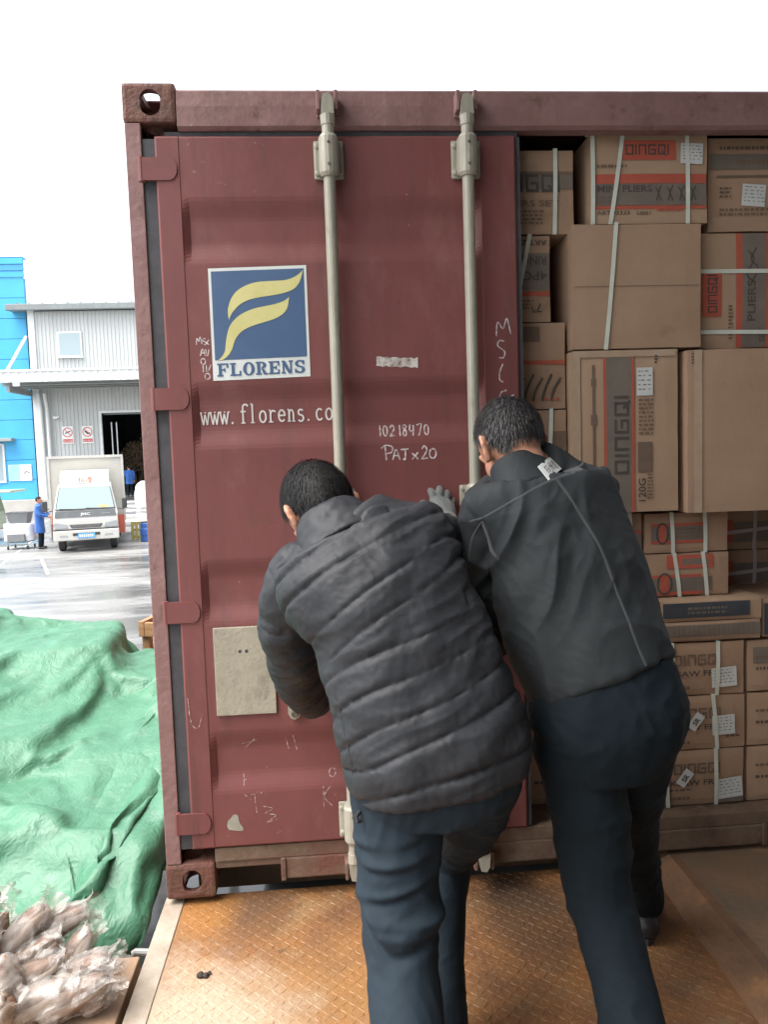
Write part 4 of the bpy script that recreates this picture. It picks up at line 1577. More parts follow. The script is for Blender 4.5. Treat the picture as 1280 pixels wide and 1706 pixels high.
# hacksaw cartons on the floor
SAW = [(.162, .362, 'bottom', 'bottom saw frame carton wearing an SR sticker'), (.364, .558, 'middle', 'middle saw frame carton wearing an SR sticker'), (.560, .748, 'top', 'top saw frame carton with a paper label and two straps')]
for i, (za, zb, w_, lb) in enumerate(SAW):
    x0 = 1.628
    dx = (.0, .004, .0)[i]
    h_ = zb - za
    dec = [('word', 'DINGQI', .135, h_ * .60, .032, 0, 'print_brown', .165), ('text', 'HACKSAW FRAME', .035, h_ * .38, .020, 0, 'print_dark', .32), ('lines', .05, .02, .14, .02, 1, 'print_brown')]
    if i == 0:
        dec += [('label', .292, .384, .022, .095, 5), ('tag', 'SR', .172, .105, .062, .036, 52), ('lines', .1, .055, .1, .012, 1, 'print_brown'), (B, .3, .39, .006, .02, 'print_grey')]
        sp = [('v', .098, .112, 'strap'), ('v', .286, .288, 'strap')]
    elif i == 1:
        dec += [('label', .268, .352, .052, .122, 2), ('tag', 'SR', .208, .105, .062, .036, 52), ('poly', [(.11, .02), (.115, .06), (.13, .065), (.135, .02)], .005, 'print_brown'), ('lines', .32, .04, .05, .01, 1, 'print_dark')]
        sp = [('v', .272, .288, 'strap')]
    else:
        dec += [('label', .270, .362, .028, .098, 3)]
        sp = [('v', .128, .132, 'strap'), ('v', .294, .290, 'strap')]
    carton(lb, x0 + dx, 2.022 + dx, za, zb, .08, .42, dec, sp)
    carton(('lowest', 'second', 'third')[i] + ' carton up in the stack at the right edge of the photo', 2.034, 2.37, za, zb - .003, .085, .42,
           [('lines', .03, h_ * .62, .06, .016, 1, 'print_brown'), ('lines', .03, h_ * .4, .2, .018, 1, 'print_dark')] + ([(B, .02, .3, h_ * .55, h_ * .85, 'print_grey')] if i == 2 else []),
           [('v', .092, .092, 'strap')] if i == 2 else [])
    carton(('bottom', 'middle', 'upper')[i] + ' carton glimpsed between the two men beside the door', 1.02, 1.60, za, zb - .002, .16, .42,
           [('word', 'DINGQI', .3, h_ * .6, .032, 0, 'print_brown', .2), ('lines', .26, h_ * .38, .2, .02, 1, 'print_dark')], [('v', .40, .405, 'strap')] if i == 0 else [])

# ------------------------------------------------------------------ people
def fabric_mat(name, c1, c2, rough=.8, weave=900, sheen=.15, bump=.12, spec=.3, fine=.25, fscale=38):
    m = mat(name, c1, c2, scale=7, rough=rough, spec=spec, sheen=sheen)
    nt = m.node_tree
    b = nt.nodes['Principled BSDF']
    tc = nt.nodes.new('ShaderNodeTexCoord')
    n1 = nt.nodes.new('ShaderNodeTexNoise')
    n1.inputs['Scale'].default_value = fscale
    n1.inputs['Detail'].default_value = 5
    n1.inputs['Distortion'].default_value = 1.2
    n2 = nt.nodes.new('ShaderNodeTexNoise')
    n2.inputs['Scale'].default_value = weave
    for n in (n1, n2):
        nt.links.new(tc.outputs['Object'], n.inputs['Vector'])
    b1 = nt.nodes.new('ShaderNodeBump')
    b1.inputs['Strength'].default_value = fine
    b1.inputs['Distance'].default_value = .006
    b2 = nt.nodes.new('ShaderNodeBump')
    b2.inputs['Strength'].default_value = bump
    b2.inputs['Distance'].default_value = .0006
    nt.links.new(n1.outputs['Fac'], b1.inputs['Height'])
    nt.links.new(n2.outputs['Fac'], b2.inputs['Height'])
    nt.links.new(b1.outputs[0], b2.inputs['Normal'])
    nt.links.new(b2.outputs[0], b.inputs['Normal'])
    return m


fabric_mat('puffer', (.0265, .0280, .0320), (.022, .0235, .0268), rough=.55, sheen=.0, spec=.28, fine=.22, fscale=30)
fabric_mat('twill', (.023, .0268, .0290), (.0185, .022, .0240), rough=.7, sheen=.0, spec=.22, fine=.3, fscale=22)
fabric_mat('navy_trouser', (.0175, .028, .038), (.0142, .0232, .0325), rough=.75, sheen=.0, spec=.2, fine=.25, fscale=24)
fabric_mat('black_trouser', (.0085, .0140, .0185), (.007, .0118, .0155), rough=.8, sheen=.0, spec=.14, fine=.25, fscale=20)
fabric_mat('glove_knit', (.115, .125, .118), (.085, .092, .088), rough=.9, weave=500, bump=.6, fine=.3, fscale=90)
fabric_mat('seam_thread', (.048, .052, .056), (.040, .044, .048), rough=.85, fine=.1)
fabric_mat('coat_blue', (.03, .11, .36), (.025, .09, .30), rough=.8, fine=.5, fscale=12)
mat('skin', (.50, .255, .165), (.43, .20, .13), scale=24, rough=.5, bump=.1, bscale=150, spec=.4)
MATS['skin'].node_tree.nodes['Principled BSDF'].inputs['Subsurface Weight'].default_value = .12
MATS['skin'].node_tree.nodes['Principled BSDF'].inputs['Subsurface Radius'].default_value = (.01, .004, .002)
mat('hair_black', (.008, .0075, .0075), (.013, .012, .011), scale=60, rough=.62, spec=.3)
mat('hair_grey', (.018, .0165, .0165), (.03, .028, .028), scale=50, rough=.6, spec=.3)
mat('hair_silver', (.085, .083, .08), rough=.6)
mat('shoe', (.02, .02, .021), (.03, .029, .028), scale=20, rough=.5)
mat('ink_black', (.012, .012, .014), rough=.6)


def chain_tube(m, chain, n=20, k=6):
    """Closed, round-ended tube through [(point, radius)]."""
    pts = smooth_path([tuple(p) + (r,) for p, r in chain], k)
    P = [Vector(q[:3]) for q in pts]
    R = [q[3] for q in pts]
    t0 = (P[0] - P[1]).normalized()
    t1 = (P[-1] - P[-2]).normalized()
    P = [P[0] + t0 * R[0] * .9, P[0] + t0 * R[0] * .6] + P + [P[-1] + t1 * R[-1] * .6, P[-1] + t1 * R[-1] * .9]
    R = [R[0] * .35, R[0] * .8] + R + [R[-1] * .8, R[-1] * .35]
    m.tube(P, R, n=n)


def loft(m, secs, n=40, k=6, e=2.4):
    """Closed loft through [(centre, half lateral vector, half depth)] with superelliptic rings."""
    dat = smooth_path([tuple(c) + tuple(h) + (d,) for c, h, d in secs], k)
    C = [Vector(q[:3]) for q in dat]
    rings = []
    for i, q in enumerate(dat):
        h = Vector(q[3:6])
        t = (C[min(i + 1, len(C) - 1)] - C[max(i - 1, 0)]).normalized()
        dv = h.cross(t).normalized() * q[6]
        h = h - t * h.dot(t) * .5
        ring_ = []
        for a in range(n):
            an = 2 * math.pi * a / n
            ca, sa = math.cos(an), math.sin(an)
            ring_.append(C[i] + h * (math.copysign(abs(ca) ** (2 / e), ca)) + dv * (math.copysign(abs(sa) ** (2 / e), sa)))
        rings.append(ring_)
    v = [p for r in rings for p in r]
    f = []
    for i in range(len(rings) - 1):
        for a in range(n):
            f.append((i * n + a, i * n + (a + 1) % n, (i + 1) * n + (a + 1) % n, (i + 1) * n + a))
    f.append(tuple(range(n - 1, -1, -1)))
    f.append(tuple(range((len(rings) - 1) * n, len(rings) * n)))
    m.add(v, f)


def ellipsoid(m, c, ax, r, n=20):
    """Ellipsoid with axes ax (3 unit vectors) and radii r."""
    c = Vector(c)
    v, f = [], []
    for i in range(n // 2 + 1):
        th = math.pi * i / (n // 2)
        for k in range(n):
            ph = 2 * math.pi * k / n
            q = (math.sin(th) * math.cos(ph) * r[0], math.sin(th) * math.sin(ph) * r[1], math.cos(th) * r[2])
            v.append(c + ax[0] * q[0] + ax[1] * q[1] + ax[2] * q[2])
    for i in range(n // 2):
        for k in range(n):
            f.append((i * n + k, (i + 1) * n + k, (i + 1) * n + (k + 1) % n, i * n + (k + 1) % n))
    m.add(v, f)


def fuse(name, m, mt, parent, voxel, its, fac=.5):
    """Overlapping closed shells -> one continuous smooth skin."""
    o = m.build(name, mt, parent)
    fix_normals(o)
    r = o.modifiers.new('r', 'REMESH')
    r.mode = 'VOXEL'
    r.voxel_size = voxel
    s = o.modifiers.new('s', 'SMOOTH')
    s.factor = fac
    s.iterations = its
    evaluate(o)
    o.data.shade_smooth()
    return o


def get_vn(o):
    n = len(o.data.vertices)
    V = np.empty(n * 3)
    o.data.vertices.foreach_get('co', V)
    N = np.empty(n * 3)
    o.data.vertex_normals.foreach_get('vector', N)
    return V.reshape(-1, 3), N.reshape(-1, 3)


def set_v(o, V):
    o.data.vertices.foreach_set('co', V.ravel())
    o.data.update()


def chain_param(V, pts):
    """Arc length, distance and angle-bearing offset of V to a 3-D polyline."""
    P = np.array(pts, float)
    best = np.full(len(V), 1e9)
    s = np.zeros(len(V))
    acc = 0
    for i in range(len(P) - 1):
        d = P[i + 1] - P[i]
        L = np.linalg.norm(d)
        t = ((V - P[i]) @ d) / L ** 2
        lo = -9 if i == 0 else 0
        hi = 9 if i == len(P) - 2 else 1
        t = np.clip(t, lo, hi)
        dist = np.linalg.norm(V - P[i] - t[:, None] * d, axis=1)
        k = dist < best
        best = np.where(k, dist, best)
        s = np.where(k, acc + t * L, s)
        acc += L
    return s, best


def nz(V, sc, off=0.0):
    return np.array([noise.noise(Vector((v[0] * sc + off, v[1] * sc - off, v[2] * sc + off * .5))) for v in V])


HEADPARTS = {}


def head_frame(c, R_, U_):
    R_ = Vector(R_).normalized()
    U_ = Vector(U_)
    U_ = (U_ - R_ * U_.dot(R_)).normalized()
    F_ = U_.cross(R_)
    return Vector(c), R_, F_, U_


def add_head(m, fr, neck_base, sc=1.0):
    c, R_, F_, U_ = fr
    ax = (R_, F_, U_)
    L = lambda x, y, z: c + (R_ * x + F_ * y + U_ * z) * sc
    S = lambda *r: [q * sc for q in r]
    ellipsoid(m, L(0, -.006, .012), ax, S(.076, .096, .098), 28)
    ellipsoid(m, L(0, .03, -.045), ax, S(.064, .066, .07), 24)
    ellipsoid(m, L(0, .055, -.092), ax, S(.035, .036, .03), 18)       # chin
    ellipsoid(m, L(0, .088, .012), ax, S(.05, .014, .012), 16)        # brow
    m.tube([L(0, .092, .005), L(0, .106, -.018), L(0, .112, -.034), L(0, .098, -.04)], S(.008, .011, .0155, .012), n=12)   # nose
    ellipsoid(m, L(0, .09, -.062), ax, S(.023, .011, .006), 14)       # lips
    ellipsoid(m, L(0, .088, -.073), ax, S(.02, .011, .006), 14)
    for sx in (-1, 1):
        ellipsoid(m, L(sx * .030, .083, -.002), ax, S(.014, .011, .010), 14)   # closed lids
        e = (R_ * .45 * sx - F_ * .9).normalized()
        ellipsoid(m, L(sx * .080, -.012, -.018), ((R_ * sx + F_ * .5).normalized(), e, U_), S(.0065, .022, .034), 16)     # ear shell
        m.tube([L(sx * .078, .006, -.048), L(sx * .089, -.018, -.036), L(sx * .094, -.030, -.010), L(sx * .088, -.022, .014), L(sx * .078, .004, .012)], S(.0055, .006, .0065, .006, .004), n=10)
    chain_tube(m, [(L(0, -.022, -.035), .052 * sc), (L(0, -.026, -.085), .054 * sc), (Vector(neck_base), .06 * sc)])


def hair(parent, fr, mt, length, count, seed, sc=1.0, silver=0.0, nape=-.055):
    """Scalp cap plus short strands that lie along it from the crown whorl."""
    c, R_, F_, U_ = fr
    rr = random.Random(seed)
    a, b, h = .0795 * sc, .1005 * sc, .1025 * sc
    o_ = Vector((0, -.006, .012)) * sc

    def covered(x, y, z):          # local unit-ish coordinates in metres / sc
        y_, z_ = y, z
        if y_ > .045: lim = .05 + (y_ - .045) * .5
        elif y_ > -.005: lim = .0 + (y_ + .005) * .9
        elif y_ > -.05: lim = .0 + (y_ + .005) * 1.0
        else: lim = nape
        return z_ > lim + .004 * math.sin(x * 160)

    def pt(th, ph, k=1.0):
        return Vector((math.sin(th) * math.cos(ph) * a * k, math.sin(th) * math.sin(ph) * b * k, math.cos(th) * h * k)) + o_

    def world_(q):
        return c + R_ * q.x + F_ * q.y + U_ * q.z
    n = 72
    v, f, ok = [], [], []
    for i in range(n // 2 + 1):
        for k in range(n):
            q = pt(math.pi * i / (n // 2), 2 * math.pi * k / n)
            ok.append(covered(q.x / sc, q.y / sc, q.z / sc))
            lump = 1 + .02 * noise.noise(q * 40) + .012 * noise.noise(q * 110)
            v.append(world_((q - o_) * lump + o_))
    for i in range(n // 2):
        for k in range(n):
            q = (i * n + k, (i + 1) * n + k, (i + 1) * n + (k + 1) % n, i * n + (k + 1) % n)
            if sum(ok[j] for j in q) >= 3:
                f.append(q)
    cap = mesh_obj('hair', v, f, mt, parent, smooth=True)
    md = cap.modifiers.new('t', 'SOLIDIFY')
    md.thickness = .004
    md.offset = -1
    sets = {False: ([], []), True: ([], [])}
    whorl = Vector((.01, -.055, .075)) * sc
    done = 0
    while done < count:
        th, ph = math.acos(rr.uniform(-.75, 1)), rr.uniform(0, 2 * math.pi)
        q = pt(th, ph, 1.0)
        if not covered(q.x / sc, q.y / sc, q.z / sc):
            continue
        done += 1
        nrm = Vector(((q - o_).x / a ** 2, (q - o_).y / b ** 2, (q - o_).z / h ** 2)).normalized()
        d = q - whorl
        d = d - nrm * d.dot(nrm)
        if d.length < 1e-4: continue
        d.normalize()
        d = (d + Vector((rr.uniform(-1, 1), rr.uniform(-1, 1), rr.uniform(-1, 1))) * .28 + Vector((0, 0, -.25))).normalized()
        d = (d - nrm * d.dot(nrm)).normalized()
        sd_ = nrm.cross(d)
        l = length * rr.uniform(.6, 1.2)
        w = .0011 * sc
        side_silver = silver * (1.8 if q.z / sc < .03 else .6)
        vv, ff = sets[rr.random() < side_silver]
        k = len(vv)
        for j in range(4):
            u_ = j / 3
            base = q + d * l * u_ - nrm * (l * u_) ** 2 * 4.2 + nrm * (.0015 + .007 * u_ * rr.uniform(.3, 1.0))
            ww = w * (1 - .75 * u_)
            vv += [world_(base + sd_ * ww), world_(base - sd_ * ww)]
        ff += [(k + 2 * j, k + 2 * j + 1, k + 2 * j + 3, k + 2 * j + 2) for j in range(3)]
    for sv, (vv, ff) in sets.items():
        if vv:
            o = mesh_obj('hair_strands', vv, ff, 'hair_silver' if sv else mt, cap)
            o['kind'] = 'stuff'
    return cap


HAND_T = {   # right hand laid on an upright surface, relative to the wrist
    'palm': [[((0, 0, 0), .030), ((-.012, .055, .040), .026), ((-.026, .098, .062), .0155)],
             [((0, 0, 0), .030), ((-.004, .055, .038), .026), ((-.008, .100, .062), .0155)],
             [((0, 0, 0), .030), ((.006, .055, .034), .026), ((.011, .100, .054), .0150)],
             [((0, 0, 0), .030), ((.014, .055, .026), .024), ((.027, .098, .038), .0140)]],
    'fingers': [[((-.026, .098, .062), .0125), ((-.030, .098, .078), .0122), ((-.033, .122, .090), .0110)],
                [((-.008, .100, .062), .0125), ((-.006, .098, .082), .0122), ((-.004, .122, .096), .0110)],
                [((.011, .100, .054), .0122), ((.016, .099, .071), .0118), ((.020, .122, .083), .0106)],
                [((.027, .098, .038), .0110), ((.032, .100, .050), .0108), ((.037, .122, .060), .0096)]],
    'thumb': [[((-.012, .035, .02), .019), ((-.040, .075, .036), .0145), ((-.060, .108, .052), .0120)]],
}


def glove(parent, wrist, mirror=False, dy=0.0):
    m = MB()
    w = Vector(wrist)
    s = -1 if mirror else 1
    for grp in HAND_T.values():
        for ch in grp:
            chain_tube(m, [((w.x + p[0] * s, w.y + p[1] + dy, w.z + p[2]), r) for p, r in ch], n=12, k=4)
    m.tube([(w.x, w.y - .035, w.z - .012), (w.x, w.y, w.z)], .034, n=16)
    return fuse('glove', m, 'glove_knit', parent, .0032, 3, .4)


def shoe(parent, ankle, ang, toe_down=0.0):
    """Leather shoe: upper, toe and a separate sole, sitting flat on the deck."""
    x, y, z = ankle
    M = Matrix.Translation((x, y, PZ + .0025)) @ Matrix.Rotation(math.radians(ang), 4, 'Z')
    P = lambda a, b, c: tuple(M @ Vector((a, b, c)))
    m = MB()
    chain_tube(m, [(P(0, -.03, .045), .042), (P(0, .04, .045), .044), (P(0, .11, .038), .040), (P(0, .165, .032), .030)], n=16)
    chain_tube(m, [(P(0, -.01, .05), .045), (P(0, -.01, .12), .047)], n=16)
    o = fuse('shoe', m, 'shoe', parent, .006, 4)
    s = MB()
    pts = []
    for i in range(24):
        a = 2 * math.pi * i / 24
        yy = .07 + .135 * math.sin(a)
        pts.append((.043 * math.cos(a) * (1 + .15 * math.sin(a)), yy))
    s.v = [P(a, b, 0) for a, b in pts] + [P(a, b, .018) for a, b in pts]
    n = len(pts)
    s.f = [tuple(range(n - 1, -1, -1)), tuple(range(n, 2 * n))] + [(i, (i + 1) % n, (i + 1) % n + n, i + n) for i in range(n)]
    s.build('sole', 'sole_rubber', o)
    return o


def project_strip(name, bvh, pts, width, mt, parent, lift=.002, dirn=(0, 1, 0), back=.6, k=6):
    """Narrow strip laid on a garment along points given near its surface."""
    D = Vector(dirn)
    P = [Vector(p) for p in smooth_path(pts, k)]
    v, f = [], []
    for i, p in enumerate(P):
        t = (P[min(i + 1, len(P) - 1)] - P[max(i - 1, 0)]).normalized()
        s = t.cross(D).normalized() * width / 2
        row = []
        for q in (p - s, p, p + s):
            hit, n, _, _ = bvh.ray_cast(q - D * back, D)
            if hit is None:
                row = None
                break
            row.append((hit, n))
        if row is None:
            continue
        v += [row[0][0] + row[0][1] * .0002, row[1][0] + row[1][1] * lift, row[2][0] + row[2][1] * .0002]
    n = len(v) // 3
    for i in range(n - 1):
        f += [(3 * i, 3 * i + 1, 3 * i + 4, 3 * i + 3), (3 * i + 1, 3 * i + 2, 3 * i + 5, 3 * i + 4)]
    return mesh_obj(name, v, f, mt, parent, smooth=True)


def bvh_of(o):
    return BVHTree.FromPolygons([v.co[:] for v in o.data.vertices], [p.vertices[:] for p in o.data.polygons])


def person_body(label, fr, neck, torso, arms, legs, hsc):
    m = MB()
    add_head(m, fr, neck, hsc)
    loft(m, [(c, Vector(h) * .72, d * .62) for c, h, d in torso], n=24, k=3)
    for ch in arms + legs:
        chain_tube(m, [(p, r * .62) for p, r in ch], n=12, k=4)
    o = fuse('person', m, 'skin', None, .0068, 2, .4)
    # crisp up ears and face again: nothing more than the fused form is needed here
    return tag(o, label, 'person')


# ---- left man
A_T = [((.612, -.690, 1.300), (.085, 0, .035), .070), ((.622, -.692, 1.288), (.120, 0, .042), .085), ((.640, -.700, 1.243), (.190, 0, .066), .115), ((.675, -.760, 1.147), (.203, 0, .040), .14),
       ((.729, -.800, 1.047), (.192, 0, .026), .145), ((.759, -.840, .928), (.197, 0, .029), .15), ((.788, -.870, .820), (.205, 0, .033), .155), ((.793, -.878, .740), (.190, 0, .042), .15)]
A_L = [((.505, -.665, 1.170), .077), ((.470, -.63, 1.065), .069), ((.478, -.555, .945), .061), ((.490, -.38, .808), .058), ((.522, -.185, .706), .050)]
A_R = [((.768, -.672, 1.258), .070), ((.858, -.545, 1.215), .067), ((.914, -.42, 1.170), .061), ((.928, -.28, 1.180), .053), ((.935, -.165, 1.209), .046)]
A_H = [((.780, -.862, .85), (.175, 0, .030), .125), ((.788, -.880, .775), (.186, 0, .035), .135), ((.784, -.872, .700), (.165, 0, .034), .12)]
A_LL = [((.702, -.88, .735), .102), ((.697, -.905, .570), .087), ((.693, -.945, .425), .080), ((.694, -1.03, .30), .076), ((.695, -1.19, .11), .074)]
A_LR = [((.882, -.85, .735), .100), ((.876, -.70, .560), .088), ((.846, -.565, .405), .074), ((.808, -.66, .25), .068), ((.790, -.775, .105), .068)]
frA = head_frame((.556, -.615, 1.318), (.874, .458, .153), (-.42, .60, .68))
manA = person_body('person in a charcoal quilted jacket stooping against the door, black hair, one gloved hand raised', frA, (.602, -.685, 1.280), A_T, [A_L, A_R], [A_LL, A_LR], 1.02)
hair(manA, frA, 'hair_black', .026, 5200, 1, 1.02)

m = MB()
loft(m, A_T, n=48, k=6, e=2.3)
chain_tube(m, A_L, n=24)
chain_tube(m, A_R, n=24)
jkA = fuse('quilted_jacket', m, 'puffer', manA, .0042, 12)
V, N = get_vn(jkA)
spine = [Vector(c) for c, h, d in A_T]
s, ds = chain_param(V, spine)
sl, dl = chain_param(V, [p for p, r in A_L])
sr, dr = chain_param(V, [p for p, r in A_R])
tor = ds / .17
arm = np.minimum(dl / .072, dr / .066)
w_arm = 1 / (1 + np.exp(-(tor - arm) * 9))
low = nz(V, 4.0, 3.0)
P_ = .068


def baffle(q, pitch, sharp=.55):
    ph = np.abs(np.sin(math.pi * q / pitch))
    return np.clip(ph * 1.6, 0, 1) ** sharp


cross = nz(V * np.array([1, 1, .35]), 30, 1.0)
q_t = s + .022 * low + .20 * (V[:, 0] - .7) + .006
b_t = baffle(q_t, P_)
q_a = np.where(dl < dr, sl, sr) + .01 * low
b_a = baffle(q_a, .118)
bb = b_t * (1 - w_arm) + b_a * w_arm
wr = np.abs(cross)
pinch = np.exp(-(bb / .45) ** 2)
wr2 = nz(V * np.array([1, 1, 1.0]), 15, 9.0)
amp_ = np.clip(.8 + 1.1 * nz(V, 6.0, 21.0), .25, 1.4)
long_ = 1 - np.abs(nz(np.stack([(V[:, 0] * .45 - V[:, 2]) * 1.0, V[:, 1] * .5, V[:, 0] * .25], 1), 26, 5.0)) * 2
fine1 = 1 - np.abs(nz(V * np.array([1, 1, .45]), 42, 13.0)) * 2
fine2 = 1 - np.abs(nz(np.stack([V[:, 0] * .6 + V[:, 2], V[:, 1], V[:, 2] * .3 - V[:, 0] * .5], 1), 60, 17.0)) * 2
disp = .0080 * amp_ * (bb - .75) + .005 * wr2 * (.4 + bb) - .006 * wr * pinch + .008 * low + .0030 * long_ + .0018 * fine1 * (.3 + pinch) + .0009 * fine2
# cuffs and hem gather
hem = np.exp(-((V[:, 2] - .70) / .03) ** 2) * (1 - w_arm)
disp -= .012 * hem * (1 - w_arm)
top = (s < .045) & (w_arm < .5)
disp = np.where(top, disp * .3, disp)
set_v(jkA, V + N * disp[:, None])
jkA.data.shade_smooth()
# stand-up collar: a thick band round the neck, square to the bowed head


def collar_loft(m, c, R_, U_, rows):
    c, R_, F_, U_ = head_frame(c, R_, U_)
    loft(m, [(c + U_ * t, R_ * w, d) for t, w, d in rows], n=40, k=4, e=2.1)


m = MB()
collar_loft(m, (.597, -.695, 1.262), (.86, 0, .44), (-.38, .60, .70), [(-.05, .115, .095), (-.015, .104, .088), (.02, .094, .082), (.045, .086, .077), (.056, .078, .070)])
colA = fuse('collar', m, 'puffer', jkA, .005, 4)
V, N = get_vn(colA)
set_v(colA, V + N * (.003 * nz(V, 45))[:, None])
bv = bvh_of(jkA)
project_strip('side_seam', bv, [(.508, -.864, 1.067), (.55, -.878, 1.004), (.579, -.892, .942), (.6, -.906, .842), (.611, -.92, .757)], .003, 'ink_black', jkA, lift=.0006)

m = MB()
loft(m, A_H, n=40, k=5)
chain_tube(m, A_LL, n=26)
chain_tube(m, A_LR, n=26)
trA = fuse('trousers', m, 'navy_trouser', manA, .005, 9)


def trouser_folds(o, legs, seed, amp=.006):
    V, N = get_vn(o)
    par = [chain_param(V, [p for p, r in lg]) for lg in legs]
    d0, d1 = par[0][1], par[1][1]
    s_ = np.where(d0 < d1, par[0][0], par[1][0])
    lo = nz(V, 5.5, seed)
    # folds run across the leg, bunching behind knee and at the seat
    q = s_ * 17 + 3.2 * lo + 5 * nz(V, 3.0, seed + 4)
    ridge = 1 - np.abs(np.sin(q))
    env = .25 + .9 * np.exp(-((s_ - .33) / .09) ** 2) + .7 * np.exp(-((s_ - .12) / .07) ** 2) + .8 * np.exp(-((s_ - .62) / .08) ** 2)
    cr = 1 - np.abs(nz(np.stack([V[:, 0] * .5 + V[:, 2] * .85, V[:, 1] * .5, V[:, 2] * .3 - V[:, 0] * .6], 1), 30, seed + 11)) * 2
    cr2 = 1 - np.abs(nz(np.stack([V[:, 0] * 1.0 - V[:, 2] * .25, V[:, 1], V[:, 2] * .25], 1), 26, seed + 15)) * 2
    brk = np.clip(.5 + 1.5 * nz(V, 6, seed + 19), 0, 1)
    disp = amp * brk * env * (ridge ** 2 - .35) + .006 * lo + .004 * nz(V, 13, seed + 7) + .0035 * cr * brk + .002 * cr2 * (1 - brk)
    return V, N, disp


V, N, disp = trouser_folds(trA, [A_LL, A_LR], 2.0, .007)
# the baggy fold hanging over the back of the left knee
xr = (V[:, 0] - .693) / .085
zf = .455 + .07 * np.clip((.675 - V[:, 0]) / .065, 0, 1.2) ** 2 + .012 * np.clip((V[:, 0] - .69) / .05, 0, 1)
backf = np.clip(-N[:, 1] + .25, 0, 1) * (np.abs(xr) < 1.25)
dz = V[:, 2] - zf
disp += backf * (.016 * np.exp(-((dz - .022) / .024) ** 2) - .010 * np.exp(-((dz + .012) / .012) ** 2))
for zc, tl, am in ((.66, .22, .010), (.615, .15, .008), (.56, .28, .008), (.50, -.1, .005)):
    dz = V[:, 2] - zc - tl * (V[:, 0] - .69)
    disp += backf * am * np.clip(.55 + 1.3 * nz(V, 9, zc * 40), 0, 1) * (np.exp(-(dz / .010) ** 2) - .7 * np.exp(-((dz + .016) / .009) ** 2))
set_v(trA, V + N * disp[:, None])
glove(manA, (.942, -.150, 1.230))
glove(manA, (.522, -.165, .706), mirror=True)
shoe(manA, (.695, -1.20, 0), 4)
shoe(manA, (.790, -.79, 0), 0)
# key loop at the pocket
m = MB()
m.tube([(.618, -.94, .712), (.610, -.95, .706), (.612, -.955, .698), (.620, -.95, .698)], .0045, n=8)
m.build('belt_clip', 'ink_black', trA)

# ---- right man
B_T = [((1.085, -.600, 1.392), (.080, 0, .018), .066), ((1.096, -.588, 1.385), (.115, 0, .028), .080), ((1.100, -.590, 1.340), (.176, 0, .040), .11), ((1.137, -.630, 1.215), (.170, 0, .034), .13), ((1.158, -.680, 1.081), (.180, 0, .026), .135),
       ((1.178, -.720, .980), (.178, 0, .033), .138), ((1.206, -.748, .900), (.160, 0, .050), .14)]
B_L = [((.972, -.585, 1.268), .072), ((.960, -.575, 1.130), .063), ((.980, -.555, .975), .060), ((1.0, -.36, .935), .051), ((1.012, -.165, .926), .043)]
B_R = [((1.240, -.575, 1.335), .068), ((1.300, -.50, 1.197), .060), ((1.318, -.40, 1.075), .055), ((1.25, -.26, 1.080), .048), ((1.16, -.165, 1.095), .043)]
B_H = [((1.200, -.752, .93), (.155, 0, .040), .12), ((1.205, -.765, .865), (.176, 0, .036), .135), ((1.208, -.772, .800), (.180, 0, .036), .138), ((1.188, -.765, .705), (.142, 0, .018), .12)]
B_LL = [((1.125, -.78, .770), .100), ((1.158, -.785, .600), .090), ((1.164, -.81, .425), .078), ((1.176, -.92, .30), .067), ((1.165, -1.12, .11), .066)]
B_LR = [((1.288, -.74, .770), .098), ((1.315, -.63, .570), .086), ((1.358, -.53, .415), .072), ((1.43, -.41, .225), .060), ((1.478, -.325, .085), .060)]
frB = head_frame((1.043, -.545, 1.463), (.94, .294, .076), (-.16, .46, .86))
manB = person_body('person in a dark plain work jacket with a white back label and greying hair', frB, (1.062, -.605, 1.380), B_T, [B_L, B_R], [B_LL, B_LR], 1.0)
hair(manB, frB, 'hair_grey', .017, 4600, 2, 1.0, silver=.14, nape=-.042)

m = MB()
loft(m, B_T, n=48, k=6, e=2.4)
chain_tube(m, B_L, n=24)
chain_tube(m, B_R, n=24)
jkB = fuse('work_jacket', m, 'twill', manB, .0045, 12)
V, N = get_vn(jkB)
sB, dB = chain_param(V, [Vector(c) for c, h, d in B_T])
sl, dl = chain_param(V, [p for p, r in B_L])
sr, dr = chain_param(V, [p for p, r in B_R])
arm = np.minimum(dl / .066, dr / .062)
w_arm = 1 / (1 + np.exp(-(dB / .165 - arm) * 9))
lo = nz(V, 4.2, 1.7)
# long drag folds from the left armpit, rings on the sleeve, slack at the waist
U1 = (V[:, 0] - .98) * .8 - (V[:, 2] - 1.22) * .6
fold = 1 - np.abs(nz(np.stack([U1 * 18 + lo * .6, V[:, 1] * 3, (V[:, 0] + V[:, 2]) * 2.5], 1), 1.0, 2.2)) * 2
e1 = np.exp(-((V[:, 0] - 1.02) / .10) ** 2 - ((V[:, 2] - 1.22) / .13) ** 2)
rings_ = 1 - np.abs(np.sin(np.where(dl < dr, sl, sr) * 34 + 4 * lo))
big = 1 - np.abs(nz(V * np.array([1.0, 1.0, .55]), 7.0, 6.0)) * 2
disp = .030 * e1 * (fold - .4) + .012 * w_arm * (rings_ ** 1.5 - .35) + .013 * (1 - w_arm) * (big - .4) + .008 * lo
e2 = np.exp(-((V[:, 2] - .93 + .28 * (1.2 - V[:, 0])) / .05) ** 2) * (1 - w_arm)
disp += .006 * e2 * nz(V * np.array([2.0, 2.0, .6]), 11, 4.0)
c1_ = 1 - np.abs(nz(np.stack([V[:, 0] * .9 - V[:, 2] * .45, V[:, 1] * .6, (V[:, 2] + V[:, 0] * .4) * .4], 1), 30, 31.0)) * 2
